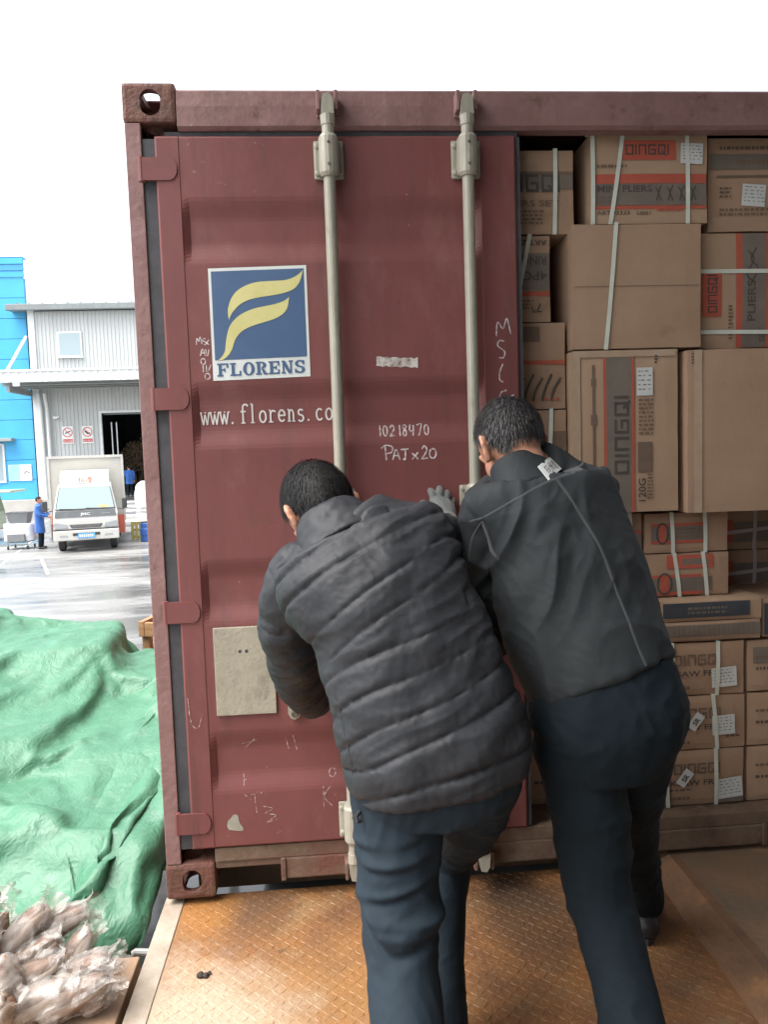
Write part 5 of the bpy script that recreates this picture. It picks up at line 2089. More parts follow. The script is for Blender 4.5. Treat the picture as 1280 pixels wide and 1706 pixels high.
c2_ = 1 - np.abs(nz(np.stack([V[:, 0] * .5 + V[:, 2] * .8, V[:, 1] * .6, V[:, 2] * .3], 1), 44, 37.0)) * 2
mask_ = np.clip(.5 + 1.6 * nz(V, 5, 41.0), 0, 1)
disp += .0032 * c1_ * mask_ + .0016 * c2_ * (1 - mask_)
set_v(jkB, V + N * disp[:, None])
m = MB()
collar_loft(m, (1.056, -.607, 1.378), (.96, 0, .26), (-.16, .46, .86), [(-.05, .098, .080), (-.015, .080, .073), (.018, .072, .067), (.038, .068, .063), (.046, .062, .058)])
colB = fuse('collar', m, 'twill', jkB, .005, 4)
bv = bvh_of(jkB)
bv2 = bvh_of(colB)
project_strip('yoke_seam', bv, [(.921, -.68, 1.273), (.942, -.687, 1.283), (1.006, -.693, 1.324), (1.077, -.7, 1.36), (1.126, -.707, 1.377), (1.181, -.713, 1.393), (1.225, -.72, 1.407)], .006, 'seam_thread', jkB, lift=.002)
project_strip('back_seam', bv, [(1.114, -.72, 1.375), (1.146, -.752, 1.315), (1.189, -.784, 1.22), (1.218, -.816, 1.115), (1.239, -.848, 1.025), (1.256, -.88, .966)], .007, 'seam_thread', jkB, lift=.0022)
project_strip('armhole_seam', bv, [(.944, -.66, 1.277), (.96, -.67, 1.231), (.97, -.68, 1.188)], .004, 'seam_thread', jkB, lift=.0015)
project_strip('sleeve_seam', bv, [(.944, -.64, 1.272), (.923, -.635, 1.221), (.913, -.63, 1.139)], .005, 'seam_thread', jkB, lift=.0018)
# white label between the shoulders: a small cloth patch following the jacket
LC = [Vector(p) for p in ((1.093, -.68, 1.368), (1.149, -.68, 1.391), (1.127, -.68, 1.420), (1.076, -.68, 1.400))]


def on_back(u, v):
    p = LC[0] * (1 - u) * (1 - v) + LC[1] * u * (1 - v) + LC[2] * u * v + LC[3] * (1 - u) * v
    hit, n, _, d1_ = bv.ray_cast(p - Vector((0, .6, 0)), Vector((0, 1, 0)))
    hit2, n2, _, d2_ = bv2.ray_cast(p - Vector((0, .6, 0)), Vector((0, 1, 0)))
    if hit2 is not None and (hit is None or d2_ < d1_):
        hit, n = hit2, n2
    return (hit, n) if hit is not None else (p, Vector((0, -1, 0)))


LQ = [on_back(a_, b_)[0] for a_, b_ in ((0, 0), (1, 0), (1, 1), (0, 1))]
LN = (LQ[1] - LQ[0]).cross(LQ[3] - LQ[0]).normalized()
if LN.y > 0:
    LN = -LN


def flat_back(u, v):
    return LQ[0] * (1 - u) * (1 - v) + LQ[1] * u * (1 - v) + LQ[2] * u * v + LQ[3] * (1 - u) * v + LN * .004 * math.sin(math.pi * u)


v, f = [], []
NG = 6
for j in range(NG + 1):
    for i in range(NG + 1):
        v.append(flat_back(i / NG, j / NG) + LN * .0045)
for j in range(NG):
    for i in range(NG):
        a = j * (NG + 1) + i
        f.append((a, a + 1, a + NG + 2, a + NG + 1))
pa = mesh_obj('back_label', v, f, 'label_paper', jkB)
md = pa.modifiers.new('t', 'SOLIDIFY')
md.thickness = .0015
CJ = [  # three dense characters, as strokes on unit cells
    [[(.1, .8), (.4, .85)], [(.25, 1), (.22, .1)], [(.1, .45), (.4, .55)], [(.5, .9), (.9, .9), (.6, .55), (.95, .55), (.8, .1)], [(.7, .5), (.5, .1)]],
    [[(.1, .7), (.2, .5)], [(.3, 1), (.25, .3), (.1, 0)], [(.45, .65), (.5, .5)], [(.6, 1), (.6, .1)], [(.72, .65), (.8, .5)], [(.9, 1), (.9, 0)]],
    [[(.1, .9), (.2, .8)], [(.05, .6), (.18, .5)], [(.1, .05), (.25, .4)], [(.4, .85), (.95, .85)], [(.5, 1), (.5, .65)], [(.8, 1), (.8, .65)], [(.35, .65), (1, .65)], [(.5, .45), (.85, .45), (.85, .25), (.5, .25), (.5, .05), (.95, .05)]],
]
v, f = [], []
for ci, st in enumerate(CJ):
    for ln in st:
        pv, pf = ribbon2d(ln, .11)
        k = len(v)
        for (x, y) in pv:
            u_, v_ = .16 + ci * .25 + x * .21, .20 + y * .58
            v.append(flat_back(u_, v_) + LN * .0052)
        f += [tuple(i + k for i in q) for q in pf]
mesh_obj('label_print', v, f, 'ink_black', pa)

m = MB()
loft(m, B_H, n=40, k=5)
chain_tube(m, B_LL, n=26)
chain_tube(m, B_LR, n=26)
trB = fuse('trousers', m, 'black_trouser', manB, .005, 9)
V, N, disp = trouser_folds(trB, [B_LL, B_LR], 8.0, .008)
set_v(trB, V + N * disp[:, None])
glove(manB, (1.012, -.150, .926), mirror=True, dy=.02)
glove(manB, (1.150, -.155, 1.100))
shoe(manB, (1.165, -1.13, 0), -4)
shoe(manB, (1.480, -.325, 0), -12)

# ------------------------------------------------------------------ across the yard
mat('blue_panel', (.05, .34, .62), (.055, .37, .66), scale=1.5, rough=.5, c3=(.07, .40, .68), t3=.6, s3=.6)
mat('blue_trim', (.05, .28, .52), rough=.5)
mat('grey_sheet', (.50, .515, .51), (.45, .465, .46), scale=1.2, rough=.5, stretch=(1, 1, .15), c3=(.38, .385, .37), t3=.62, s3=.8)
mat('white_trim', (.66, .68, .68), (.60, .62, .62), scale=3, rough=.5)
mat('gutter_grey', (.22, .24, .245), (.18, .20, .20), scale=4, rough=.5)
mat('soffit', (.30, .32, .31), (.26, .28, .27), scale=2, rough=.6)
mat('plinth', (.46, .44, .41), (.38, .365, .34), scale=1.6, rough=.8)
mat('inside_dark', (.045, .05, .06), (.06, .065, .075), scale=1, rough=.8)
mat('pane_pale', (.30, .37, .40), rough=.12, spec=.6)
mat('glass_dark', (.10, .12, .13), rough=.08, spec=.6)
mat('sign_white', (.72, .72, .70), rough=.5)
mat('sign_red', (.52, .05, .05), rough=.5)
mat('truck_white', (.50, .49, .455), (.45, .44, .41), scale=3, rough=.35, coat=.3)
mat('truck_box', (.47, .455, .40), (.42, .405, .36), scale=2, rough=.5, c3=(.50, .46, .40), t3=.62, s3=2.5)
mat('plastic_black', (.03, .03, .032), (.045, .045, .045), scale=10, rough=.55)
mat('plastic_grey', (.17, .18, .185), (.14, .15, .155), scale=6, rough=.6)
mat('windscreen', (.22, .30, .29), rough=.06, spec=.7, coat=.6)  # pale mint base colour stands in for reflected sky
mat('lamp_glass', (.30, .32, .33), rough=.15, spec=.7, coat=.5)
mat('plate_blue', (.12, .33, .62), rough=.4)
mat('hazard_red', (.50, .12, .07), (.45, .10, .06), scale=5, rough=.5)
mat('van_green', (.36, .44, .33), (.32, .40, .30), scale=3, rough=.3, coat=.4)
mat('sack_white', (.66, .67, .69), (.56, .57, .60), scale=4, rough=.55, bump=.3, bscale=10)
mat('yellow_stuff', (.52, .46, .14), (.42, .36, .12), scale=5, rough=.6)
mat('blue_drum', (.04, .12, .38), rough=.45)
mat('paint_line', (.40, .40, .38), (.27, .27, .26), scale=8, rough=.7)
mat('foliage_brown', (.16, .09, .06), (.10, .085, .045), scale=8, rough=.8)
mat('bark', (.09, .065, .045), (.06, .045, .03), scale=12, rough=.9)

FZ = -.42                       # floor of the sheds, up on a plinth
WY = 38.0

# plinth and the ramp that climbs to the doorway
pln = slab('shed_plinth', -34, -11.05, 37.6, 60, GZ, FZ, 'plinth')
slab('shed_floor', -11.049, 12, 37.9, 60, GZ, FZ - .002, 'plinth')
m = MB()
m.prism([(27.0, GZ - .01), (37.899, FZ - .004), (37.899, GZ - .01)], 0, -11.04, 2.0)
o = m.build('ramp', 'wet_yard')
fix_normals(o)
o['kind'] = 'structure'
for i in range(5):
    y = 29.5 + i * 1.5
    z = GZ + (FZ - GZ) * (y - 27) / 10.9
    m = MB()
    m.prism([(y, z - .03), (y + .12, z + .05), (y + .28, z + .055), (y + .4, z - .01)], 0, -9.9, -3.0)
    o = m.build('ramp_grip', 'plinth')
    fix_normals(o)
    o['kind'] = 'structure'
# painted yard lines
for i, (x0, y0, x1, y1) in enumerate(((-16, 20.5, -4, 19.6), (-12.0, 16.0, -4.0, 15.4), (-13, 12.9, -6, 12.4), (-9.8, 25.5, -7.9, 17.5), (-12.2, 25, -10.4, 17.5), (-7.7, 20.2, -6.2, 16.5))):
    d = Vector((x1 - x0, y1 - y0, 0)).normalized()
    s_ = Vector((-d.y, d.x, 0)) * .04
    a, b = Vector((x0, y0, GZ + .004 + .0006 * i)), Vector((x1, y1, GZ + .004 + .0006 * i))
    o = mesh_obj('painted_line', [a - s_, b - s_, b + s_, a + s_], [(0, 1, 2, 3)], 'paint_line')
    o['kind'] = 'structure'

# blue shed: each cladding panel a piece of its own
bs = thing('blue_shed', (-18, 40, FZ), 'bright blue panelled shed at the left edge of the yard', 'building')
z = FZ
while z < 10.6:
    h = 1.02
    MB().box(-34, -14.25, 38.4, 38.46, z + .012, z + h - .012, b=.008).build('wall_panel', 'blue_panel', bs)
    z += h
MB().box(-34, -14.3, 38.465, 38.8, FZ, z).build('wall_core', 'blue_trim', bs)
MB().box(-34, -14.4, 38.801, 52, FZ, 8.6).build('rear_hall', 'blue_trim', bs)
for i in range(3):
    MB().box(-34, -14.22 + .01 * i, 38.36 - .03 * i, 38.463, z + .32 * i, z + .32 * i + .30, b=.01).build('parapet_strip', 'blue_panel' if i != 1 else 'blue_trim', bs)
MB().box(-34, -14.2, 38.30, 38.85, z + .96, z + 1.0).build('coping', 'blue_trim', bs)
w = MB().box(-17.6, -15.75, 38.33, 38.399, FZ + .9, FZ + 2.9).build('window', 'white_trim', bs)
MB().box(-17.5, -15.85, 38.325, 38.33, FZ + 1.0, FZ + 2.8).build('pane', 'pane_pale', w)
MB().box(-16.7, -16.6, 38.318, 38.3245, FZ + 1.0, FZ + 2.8).build('mullion', 'white_trim', w)
MB().box(-18.0, -15.2, 37.9, 38.39, FZ + 3.0, FZ + 3.16, b=.02).build('awning', 'soffit', bs)
ps = thing('poster', (-15, 38.35, .6), 'pale poster with a bird on the blue shed wall', 'poster')
MB().box(-15.62, -14.47, 38.355, 38.39, .55, 1.38, b=.005).build('sheet', 'sign_white', ps)
MB().box(-15.6, -15.05, 38.35, 38.3545, .57, 1.36).build('picture', mat('poster_sea', (.25, .55, .58), (.35, .62, .62), scale=3, rough=.5) and 'poster_sea', ps)
v, f = ribbon2d(smooth_path([(-14.85, .9), (-14.75, 1.02), (-14.65, .98), (-14.55, .92)], 4), .04)
mesh_obj('drawing', [(a, 38.352, b) for a, b in v], f, 'plastic_black', ps)

# grey corrugated shed
gs = thing('grey_shed', (-5, 42, FZ), 'grey corrugated metal shed with a canopy across the wet yard', 'building')


def ribbed(name, x0, x1, z0, z1, y, parent, m_='grey_sheet', p=.19):
    m = MB()
    pts = []
    x = x0
    while x < x1 - 1e-6:
        for dx, dy in ((0, 0), (p * .45, 0), (p * .55, -.035), (p * .9, -.035)):
            if x + dx <= x1:
                pts.append((x + dx, y + dy))
        x += p
    pts.append((x1, y))
    for a, b in pts:
        m.v += [(a, b, z0), (a, b, z1)]
    m.f = [(2 * i, 2 * i + 2, 2 * i + 3, 2 * i + 1) for i in range(len(pts) - 1)]
    return m.build(name, m_, parent)


ribbed('upper_wall', -13.75, 12, 5.45, 9.0, WY, gs)
ribbed('wall', -13.75, -10.70, FZ, 5.449, WY, gs)
ribbed('wall', -10.70, 12, 3.86, 5.449, WY, gs)
ribbed('wall', -4.0, 12, FZ, 3.86, WY, gs)
for a, b, c, d in ((-10.82, -10.70, FZ, 3.98), (-4.0, -3.88, FZ, 3.98)):
    MB().box(a, b, WY - .06, WY + .08, c, d).build('door_jamb', 'white_trim', gs)
MB().box(-10.699, -4.001, WY - .06, WY + .08, 3.86, 3.98).build('door_lintel', 'white_trim', gs)
MB().box(-14.02, -13.70, WY - .09, WY + .12, FZ, 9.05).build('corner_trim', 'white_trim', gs)
MB().box(-14.9, 12, WY - .55, WY - .30, 9.0, 9.30, b=.03).build('gutter', 'gutter_grey', gs)
MB().box(-14.9, 12, WY - .30, WY + 16, 9.05, 9.25).build('roof', 'gutter_grey', gs)
for i in range(24):
    x = -14.4 + i * .62
    MB().box(x, x + .07, WY - .5, WY + 15, 9.301, 9.36).build('roof_rib', 'gutter_grey', gs)
MB().box(-10.7, -4.0, WY + .3, WY + .32, FZ + 4.2, FZ + 4.3).build('door_track', 'gutter_grey', gs)
for sx in (-10.35, -10.1):
    MB().box(sx, sx + .05, WY + .35, WY + .40, FZ, 3.4).build('guide_rail', 'white_trim', gs)
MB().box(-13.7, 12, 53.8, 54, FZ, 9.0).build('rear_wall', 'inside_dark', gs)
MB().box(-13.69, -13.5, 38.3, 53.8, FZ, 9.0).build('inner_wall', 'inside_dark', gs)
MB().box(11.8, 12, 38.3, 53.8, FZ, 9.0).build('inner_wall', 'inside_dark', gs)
w = MB().box(-12.62, -11.43, WY - .10, WY + .02, 6.72, 7.98).build('window', 'white_trim', gs)
MB().box(-12.54, -11.51, WY - .115, WY - .101, 6.80, 7.90).build('pane', 'pane_pale', w)
MB().box(-12.68, -11.37, WY - .18, WY - .06, 6.66, 6.719).build('sill', 'white_trim', w)
# canopy: ribbed fascia, soffit, beam, brace
c = ribbed('canopy_fascia', -14.6, 12, 5.22, 5.70, 35.0, gs, 'white_trim', .36)
MB().box(-14.6, 12, 35.05, WY - .04, 5.5, 5.56).build('canopy_deck', 'soffit', gs)
MB().box(-14.62, 12, 34.93, 35.03, 5.70, 5.80, b=.01).build('canopy_coping', 'white_trim', gs)
for y in (35.4, 36.4, 37.3):
    m = MB()
    m.box(-14.5, 12, y, y + .16, 5.10, 5.14)
    m.box(-14.5, 12, y + .06, y + .10, 5.141, 5.46)
    m.box(-14.5, 12, y, y + .16, 5.461, 5.499)
    m.build('purlin', 'soffit', gs)
for x in (-14.2, -6.5, 1.0):
    MB().box(x, x + .14, 35.2, WY - .05, 4.80, 5.095).build('canopy_beam', 'soffit', gs)
    MB().tube([(x + .07, 35.2, 5.75), (x + .07, WY - .1, 7.75)], .075, n=10).build('brace', 'white_trim', gs)
MB().box(-13.75, -13.45, 34.8, 34.92, 5.02, 5.2, b=.02).build('floodlight', 'white_trim', gs)
for x in (-13.62, -13.30):
    m = MB()
    m.tube([(x, WY - .45, 4.9), (x, WY - .40, 4.6), (x, WY - .22, 4.2), (x, WY - .2, 3.6), (x, WY - .2, FZ)], .085, n=10)
    m.build('downpipe', 'white_trim', gs)
m = MB()
m.box(-13.02, -12.80, WY - .32, WY - .10, 3.62, 3.75, b=.02)
m.tube([(-12.85, WY - .3, 3.68), (-12.65, WY - .45, 3.72)], .03, n=8)
m.build('wall_camera', 'white_trim', gs)
# two prohibition signs
for i, (x0, lab) in enumerate(((-12.69, 'round no smoking sign, the left of two on the grey shed'), (-11.71, 'round no open flame sign, the right of two on the grey shed'))):
    sg = thing('prohibition_sign', (x0 + .27, WY - .06, 2.38), lab, 'sign', 'prohibition signs on the grey shed')
    MB().box(x0, x0 + .56, WY - .075, WY - .036, 2.36, 3.24, b=.006).build('board', 'sign_white', sg)
    cx, cz = x0 + .28, 2.93
    def flat(name, v, f, mm, k=1):
        return mesh_obj(name, [(a, WY - .075 - .003 * k, b) for a, b in v], f, mm, sg)
    flat('ring', *ring(ARC(cx, cz, .245, .245, 0, 360, 32), ARC(cx, cz, .205, .205, 0, 360, 32)), 'sign_red', 2)
    flat('slash', *ribbon2d([(cx - .15, cz + .15), (cx + .15, cz - .15)], .035), 'sign_red', 2)
    if i == 0:
        flat('pictogram', *ribbon2d([(cx - .13, cz - .05), (cx + .13, cz + .06)], .055), 'plastic_black', 1)
    else:
        flat('pictogram', *ribbon2d(smooth_path([(cx - .13, cz + .05), (cx - .05, cz - .02), (cx + .02, cz - .08), (cx + .12, cz - .05)], 4), .07), 'plastic_black', 1)
    flat('caption_band', [(x0 + .04, 2.42), (x0 + .52, 2.42), (x0 + .52, 2.59), (x0 + .04, 2.59)], [(0, 1, 2, 3)], 'sign_red', 1)
    tv, tf = text2d('禁止吸烟' if i == 0 else '禁止烟火', .11, 0, 'CENTER')
    if tv:
        wx = max(p[0] for p in tv) - min(p[0] for p in tv)
        k = .42 / max(wx, 1e-3)
        mz = min(p[1] for p in tv)
        flat('caption', [(cx + a * k, 2.445 + (b - mz) * min(k, 1.1)) for a, b in tv], tf, 'sign_white', 2)

# bare brown shrub inside the doorway
rs = random.Random(9)
sh = thing('potted_shrub', (-10.0, 41.5, FZ), 'brown leafy shrub standing in the dark shed doorway', 'shrub')
m = MB()
for i in range(9):
    a = rs.uniform(0, 6.28)
    m.tube([(-9.9, 41.5, FZ), (-9.9 + .3 * math.cos(a), 41.5 + .3 * math.sin(a), FZ + 1.0), (-9.9 + .75 * math.cos(a), 41.5 + .6 * math.sin(a), FZ + rs.uniform(1.8, 2.6))], [.05, .035, .012], n=6)
m.build('stem', 'bark', sh)
m = MB()
for i in range(2600):
    a, b = rs.uniform(0, 6.28), rs.random() ** .4
    th = math.acos(rs.uniform(-.5, 1))
    lump = 1 + .35 * noise.noise(Vector((math.cos(a) * 2, math.sin(a) * 2, th * 2)))
    p = Vector((-9.85 + .95 * b * lump * math.sin(th) * math.cos(a), 41.5 + .8 * b * lump * math.sin(th) * math.sin(a), FZ + 1.75 + 1.15 * b * lump * math.cos(th)))
    d = Vector((rs.uniform(-1, 1), rs.uniform(-1, 1), rs.uniform(-1, 1))).normalized()
    e = d.orthogonal().normalized()
    m.add([p - d * .07, p + e * .03, p + d * .07, p - e * .03], [(0, 1, 2, 3)])
o = m.build('foliage', 'foliage_brown', sh)
o['kind'] = 'stuff'


# ---- light truck facing the camera
def wheel(parent, x, y, r, w, mt='wheel_steel', z0=None):
    z0 = (GZ if z0 is None else z0) + r
    m = MB()
    m.tube([(x - w / 2, y, z0), (x - w / 2 + .03, y, z0), (x + w / 2 - .03, y, z0), (x + w / 2, y, z0)], [r * .86, r, r, r * .86], n=28)
    t = m.build('wheel', 'tyre', parent)
    MB().tube([(x - w / 2 - .006, y, z0), (x - w / 2 + .02, y, z0)], [r * .56, r * .6], n=20).build('rim', mt, t)
    MB().tube([(x + w / 2 - .02, y, z0), (x + w / 2 + .006, y, z0)], [r * .6, r * .56], n=20).build('rim', mt, t)
    return t


TX, TY = -6.68, 21.0            # centre line, front bumper
tk = thing('box_truck', (TX, TY + .3, GZ), 'white light box truck parked facing us in front of the grey shed', 'truck')
Z = lambda h: GZ + h
X_ = lambda d: TX + d
# cab shell: side profile lofted across the width, narrowing upwards
prof = [(.02, .48), (-.02, .62), (.0, .95), (.04, 1.12), (.16, 1.20), (.50, 1.93), (.62, 2.02), (1.55, 2.05), (1.60, 1.9), (1.60, .5)]


def cab_half(h):
    return interp(h, [.4, 1.15, 1.3, 2.05], [.90, .91, .88, .74])


m = MB()
k = len(prof)
for s_ in (-1, 1):
    for y, h in prof:
        m.v.append((X_(s_ * cab_half(h)), TY + y, Z(h)))
m.f = [tuple(range(k)), tuple(range(2 * k - 1, k - 1, -1))] + [(i, i + k, (i + 1) % k + k, (i + 1) % k) for i in range(k)]
cab = m.build('cab', 'truck_white', tk)
fix_normals(cab)
md = cab.modifiers.new('b', 'BEVEL')
md.width = .035
md.segments = 3
md.limit_method = 'ANGLE'
md.angle_limit = .4


def on_screen(name, a0, a1, t0, t1, mt, lift, par):
    """Quad on the raked windscreen plane; t runs from its foot to its head."""
    v = []
    for t, s_ in ((t0, a0), (t0, a1), (t1, a1), (t1, a0)):
        h = 1.20 + .73 * t
        y = .16 + .34 * t
        v.append((X_(s_ * cab_half(h)), TY + y - lift, Z(h) + lift * .45))
    return mesh_obj(name, v, [(0, 1, 2, 3)], mt, par)


on_screen('windscreen_frame', -.95, .95, .06, .97, 'plastic_black', .030, tk)
ws = on_screen('windscreen', -.92, .92, .10, .95, 'windscreen', .036, tk)
on_screen('sticker', .42, .74, .12, .22, 'yellow_stuff', .041, ws)
m = MB()
m.prism([(X_(-.86), Z(1.05)), (X_(.86), Z(1.05)), (X_(.84), Z(1.235)), (X_(-.84), Z(1.235))], 1, TY + .0, TY + .20)
o = m.build('cowl_panel', 'plastic_grey', tk)
fix_normals(o)
for x0, x1 in ((-.72, -.02), (.02, .70)):
    m = MB()
    m.tube([(X_(x1 if x0 < 0 else x1), TY + .06, Z(1.235)), (X_((x0 + x1) / 2), TY + .10, Z(1.285)), (X_(x0), TY + .13, Z(1.30))], .012, n=6)
    m.build('wiper', 'plastic_black', tk)
tv, tf = text2d('JMC', .075, .02, 'CENTER')
mesh_obj('badge', [(X_(a * 1.5), TY - .004, Z(1.10) + b) for a, b in tv], tf, 'sign_white', tk)
MB().box(X_(.46), X_(.70), TY - .006, TY - .0005, Z(1.115), Z(1.145)).build('badge', 'wheel_steel', tk)
m = MB()
m.prism([(X_(-.46), Z(.83)), (X_(-.40), Z(.73)), (X_(.40), Z(.73)), (X_(.46), Z(.83))], 1, TY - .03, TY + .02)
gr = m.build('grille', 'plastic_black', tk)
fix_normals(gr)
for i in range(4):
    MB().box(X_(-.42 + .01 * i), X_(.42 - .01 * i), TY - .042, TY - .0305, Z(.815 - .023 * i), Z(.823 - .023 * i)).build('grille_bar', 'wheel_steel', gr)
for s_ in (-1, 1):
    m = MB()
    pts = [(X_(s_ * .50), Z(.74)), (X_(s_ * .88), Z(.72)), (X_(s_ * .905), Z(.86)), (X_(s_ * .86), Z(.90)), (X_(s_ * .54), Z(.84))]
    m.prism(pts, 1, TY - .035, TY + .03)
    o = m.build('headlight', 'lamp_glass', tk)
    fix_normals(o)
    m = MB()
    m.prism([(X_(s_ * .50), Z(.46)), (X_(s_ * .74), Z(.47)), (X_(s_ * .74), Z(.53)), (X_(s_ * .54), Z(.53))], 1, TY - .085, TY - .05)
    o = m.build('fog_lamp', 'lamp_glass', tk)
    fix_normals(o)
    MB().tube([(X_(s_ * .92), TY + .25, Z(1.25)), (X_(s_ * 1.08), TY + .15, Z(1.22)), (X_(s_ * 1.12), TY + .14, Z(1.34))], .015, n=6).build('mirror_arm', 'plastic_black', tk)
    m = MB()
    m.box(X_(s_ * 1.12) - .075, X_(s_ * 1.12) + .075, TY + .11, TY + .19, Z(1.24), Z(1.55), b=.03)
    m.build('mirror', 'plastic_black', tk)
    # door shut line and window on the cab side
    v = [(X_(s_ * (cab_half(h) + .006)), TY + y, Z(h)) for y, h in ((.38, 1.28), (1.35, 1.28), (1.35, 1.88), (.62, 1.88))]
    mesh_obj('side_window', v, [(0, 1, 2, 3)], 'glass_dark', tk)
m = MB()
m.box(X_(-.92), X_(.92), TY - .08, TY + .1, Z(.36), Z(.66), b=.03)
m.build('bumper', 'truck_white', tk)
MB().box(X_(-.9), X_(.9), TY - .045, TY + .05, Z(.662), Z(.70)).build('bumper_gap', 'plastic_black', tk)
MB().box(X_(-.38), X_(.38), TY - .09, TY - .0805, Z(.50), Z(.58)).build('intake', 'plastic_black', tk)
lp = MB().box(X_(-.24), X_(.24), TY - .105, TY - .091, Z(.42), Z(.57)).build('licence_plate', 'plate_blue', tk)
v, f = [], []
for i in range(7):
    x = X_(-.20 + .058 * i)
    kk = len(v)
    v += [(x, TY - .108, Z(.46)), (x + .036, TY - .108, Z(.46)), (x + .036, TY - .108, Z(.53)), (x, TY - .108, Z(.53))]
    f.append((kk, kk + 1, kk + 2, kk + 3))
mesh_obj('plate_characters', v, f, 'sign_white', lp)
# roof fairing with the red mark
m = MB()
m.prism([(TY + .62, Z(2.03)), (TY + .75, Z(2.30)), (TY + 1.2, Z(2.42)), (TY + 1.55, Z(2.42)), (TY + 1.55, Z(2.03))], 0, X_(-.70), X_(.70))
o = m.build('wind_fairing', 'truck_white', tk)
fix_normals(o)
v, f = [], []
for ci, st in enumerate((CJ[0], CJ[2])):
    for ln in st:
        pv, pf = ribbon2d(ln, .13)
        kk = len(v)
        v += [(X_(-.2 + ci * .22 + a * .19), TY + .60 + .13 * ((.04 + b * .16) / .27), Z(2.06 + b * .16)) for a, b in pv]
        f += [tuple(i + kk for i in q) for q in pf]
mesh_obj('red_mark', [(a, b - .012, c) for a, b, c in v], f, 'hazard_red', tk)
# cargo box with corner posts
bx = MB().box(X_(-1.12), X_(1.12), TY + 1.72, TY + 5.9, Z(.75), Z(2.86), b=.02).build('cargo_box', 'truck_box', tk)
for s_ in (-1, 1):
    MB().box(X_(s_ * 1.10) - .035, X_(s_ * 1.10) + .035, TY + 1.68, TY + 1.719, Z(.75), Z(2.87)).build('corner_post', 'truck_white', bx)
MB().box(X_(-1.12), X_(1.12), TY + 1.675, TY + 1.7195, Z(2.80), Z(2.88)).build('top_rail', 'truck_white', bx)
MB().box(X_(-.45), X_(.45), TY + 1.6, TY + 5.8, Z(.5), Z(.745)).build('chassis', 'plastic_black', tk)
for s_ in (-1, 1):
    wheel(tk, X_(s_ * .74), TY + .75, .36, .21)
    wheel(tk, X_(s_ * .74), TY + 4.3, .36, .34)
    g = MB().box(X_(s_ * 1.06) - .03, X_(s_ * 1.06) + .03, TY + 1.9, TY + 3.5, Z(.40), Z(.72)).build('side_guard', 'sign_white', tk)
    for i in range(5):
        y = TY + 1.95 + i * .32
        m = MB()
        m.prism([(y, Z(.41)), (y + .15, Z(.41)), (y + .28, Z(.71)), (y + .13, Z(.71))], 0, X_(s_ * 1.06) - .034, X_(s_ * 1.06) + .034)
        o = m.build('guard_stripe', 'hazard_red', g)
        fix_normals(o)
    fl = MB().box(X_(s_ * .98) - .10, X_(s_ * .98) + .1, TY + 1.64, TY + 1.68, Z(.36), Z(.95)).build('mud_flap', 'hazard_red', tk)

tk.rotation_euler.z = math.radians(14)
# ---- pale green van with its tailgate up, cut by the photo's left edge
vn = thing('green_van', (-11.6, 24.6, GZ), 'pale green van with a raised tailgate at the left edge of the photo', 'van')
VX0, VY = -15.45, 24.9
m = MB()
pr = [(VX0, .45), (VX0 + .1, 1.0), (VX0 + .9, 1.15), (VX0 + 1.6, 1.78), (VX0 + 4.25, 1.80), (VX0 + 4.42, 1.1), (VX0 + 4.45, .4), (VX0 + 4.0, .32), (VX0 + .4, .32)]
m.prism([(a, Z(b)) for a, b in pr], 1, VY, VY + 1.55)
vb = m.build('body', 'van_green', vn)
fix_normals(vb)
md = vb.modifiers.new('b', 'BEVEL')
md.width = .06
md.segments = 3
for x0, x1 in ((2.9, 4.1), (1.75, 2.75)):
    m = MB()
    m.prism([(VX0 + x0, Z(1.12)), (VX0 + x1 + .08, Z(1.12)), (VX0 + x1 - .05, Z(1.66)), (VX0 + x0, Z(1.66))], 1, VY - .012, VY + .01)
    o = m.build('side_window', 'glass_dark', vn)
    fix_normals(o)
m = MB()
m.box(VX0 + 4.2, VX0 + 5.25, VY + .05, VY + 1.5, Z(1.84), Z(1.93), b=.03)
m.build('tailgate', 'van_green', vn)
MB().box(VX0 + 4.42, VX0 + 4.50, VY + .03, VY + .20, Z(.75), Z(1.1), b=.02).build('tail_lamp', 'hazard_red', vn)


def wheel_y(parent, x, y, r, w):
    z0 = GZ + r
    m = MB()
    m.tube([(x, y - w / 2, z0), (x, y - w / 2 + .03, z0), (x, y + w / 2 - .03, z0), (x, y + w / 2, z0)], [r * .86, r, r, r * .86], n=26)
    t = m.build('wheel', 'tyre', parent)
    MB().tube([(x, y - w / 2 - .008, z0), (x, y - w / 2 + .02, z0)], [r * .62, r * .66], n=20).build('rim', 'wheel_steel', t)


for x in (VX0 + .95, VX0 + 3.75):
    wheel_y(vn, x, VY + .06, .30, .2)
    wheel_y(vn, x, VY + 1.5, .30, .2)
    m = MB()
    m.tube([(x, VY - .02, GZ + .32), (x, VY + .02, GZ + .32)], .37, n=24)
    m.build('wheel_arch', 'plastic_black', vn)

vn.scale = (.95, .95, .92)
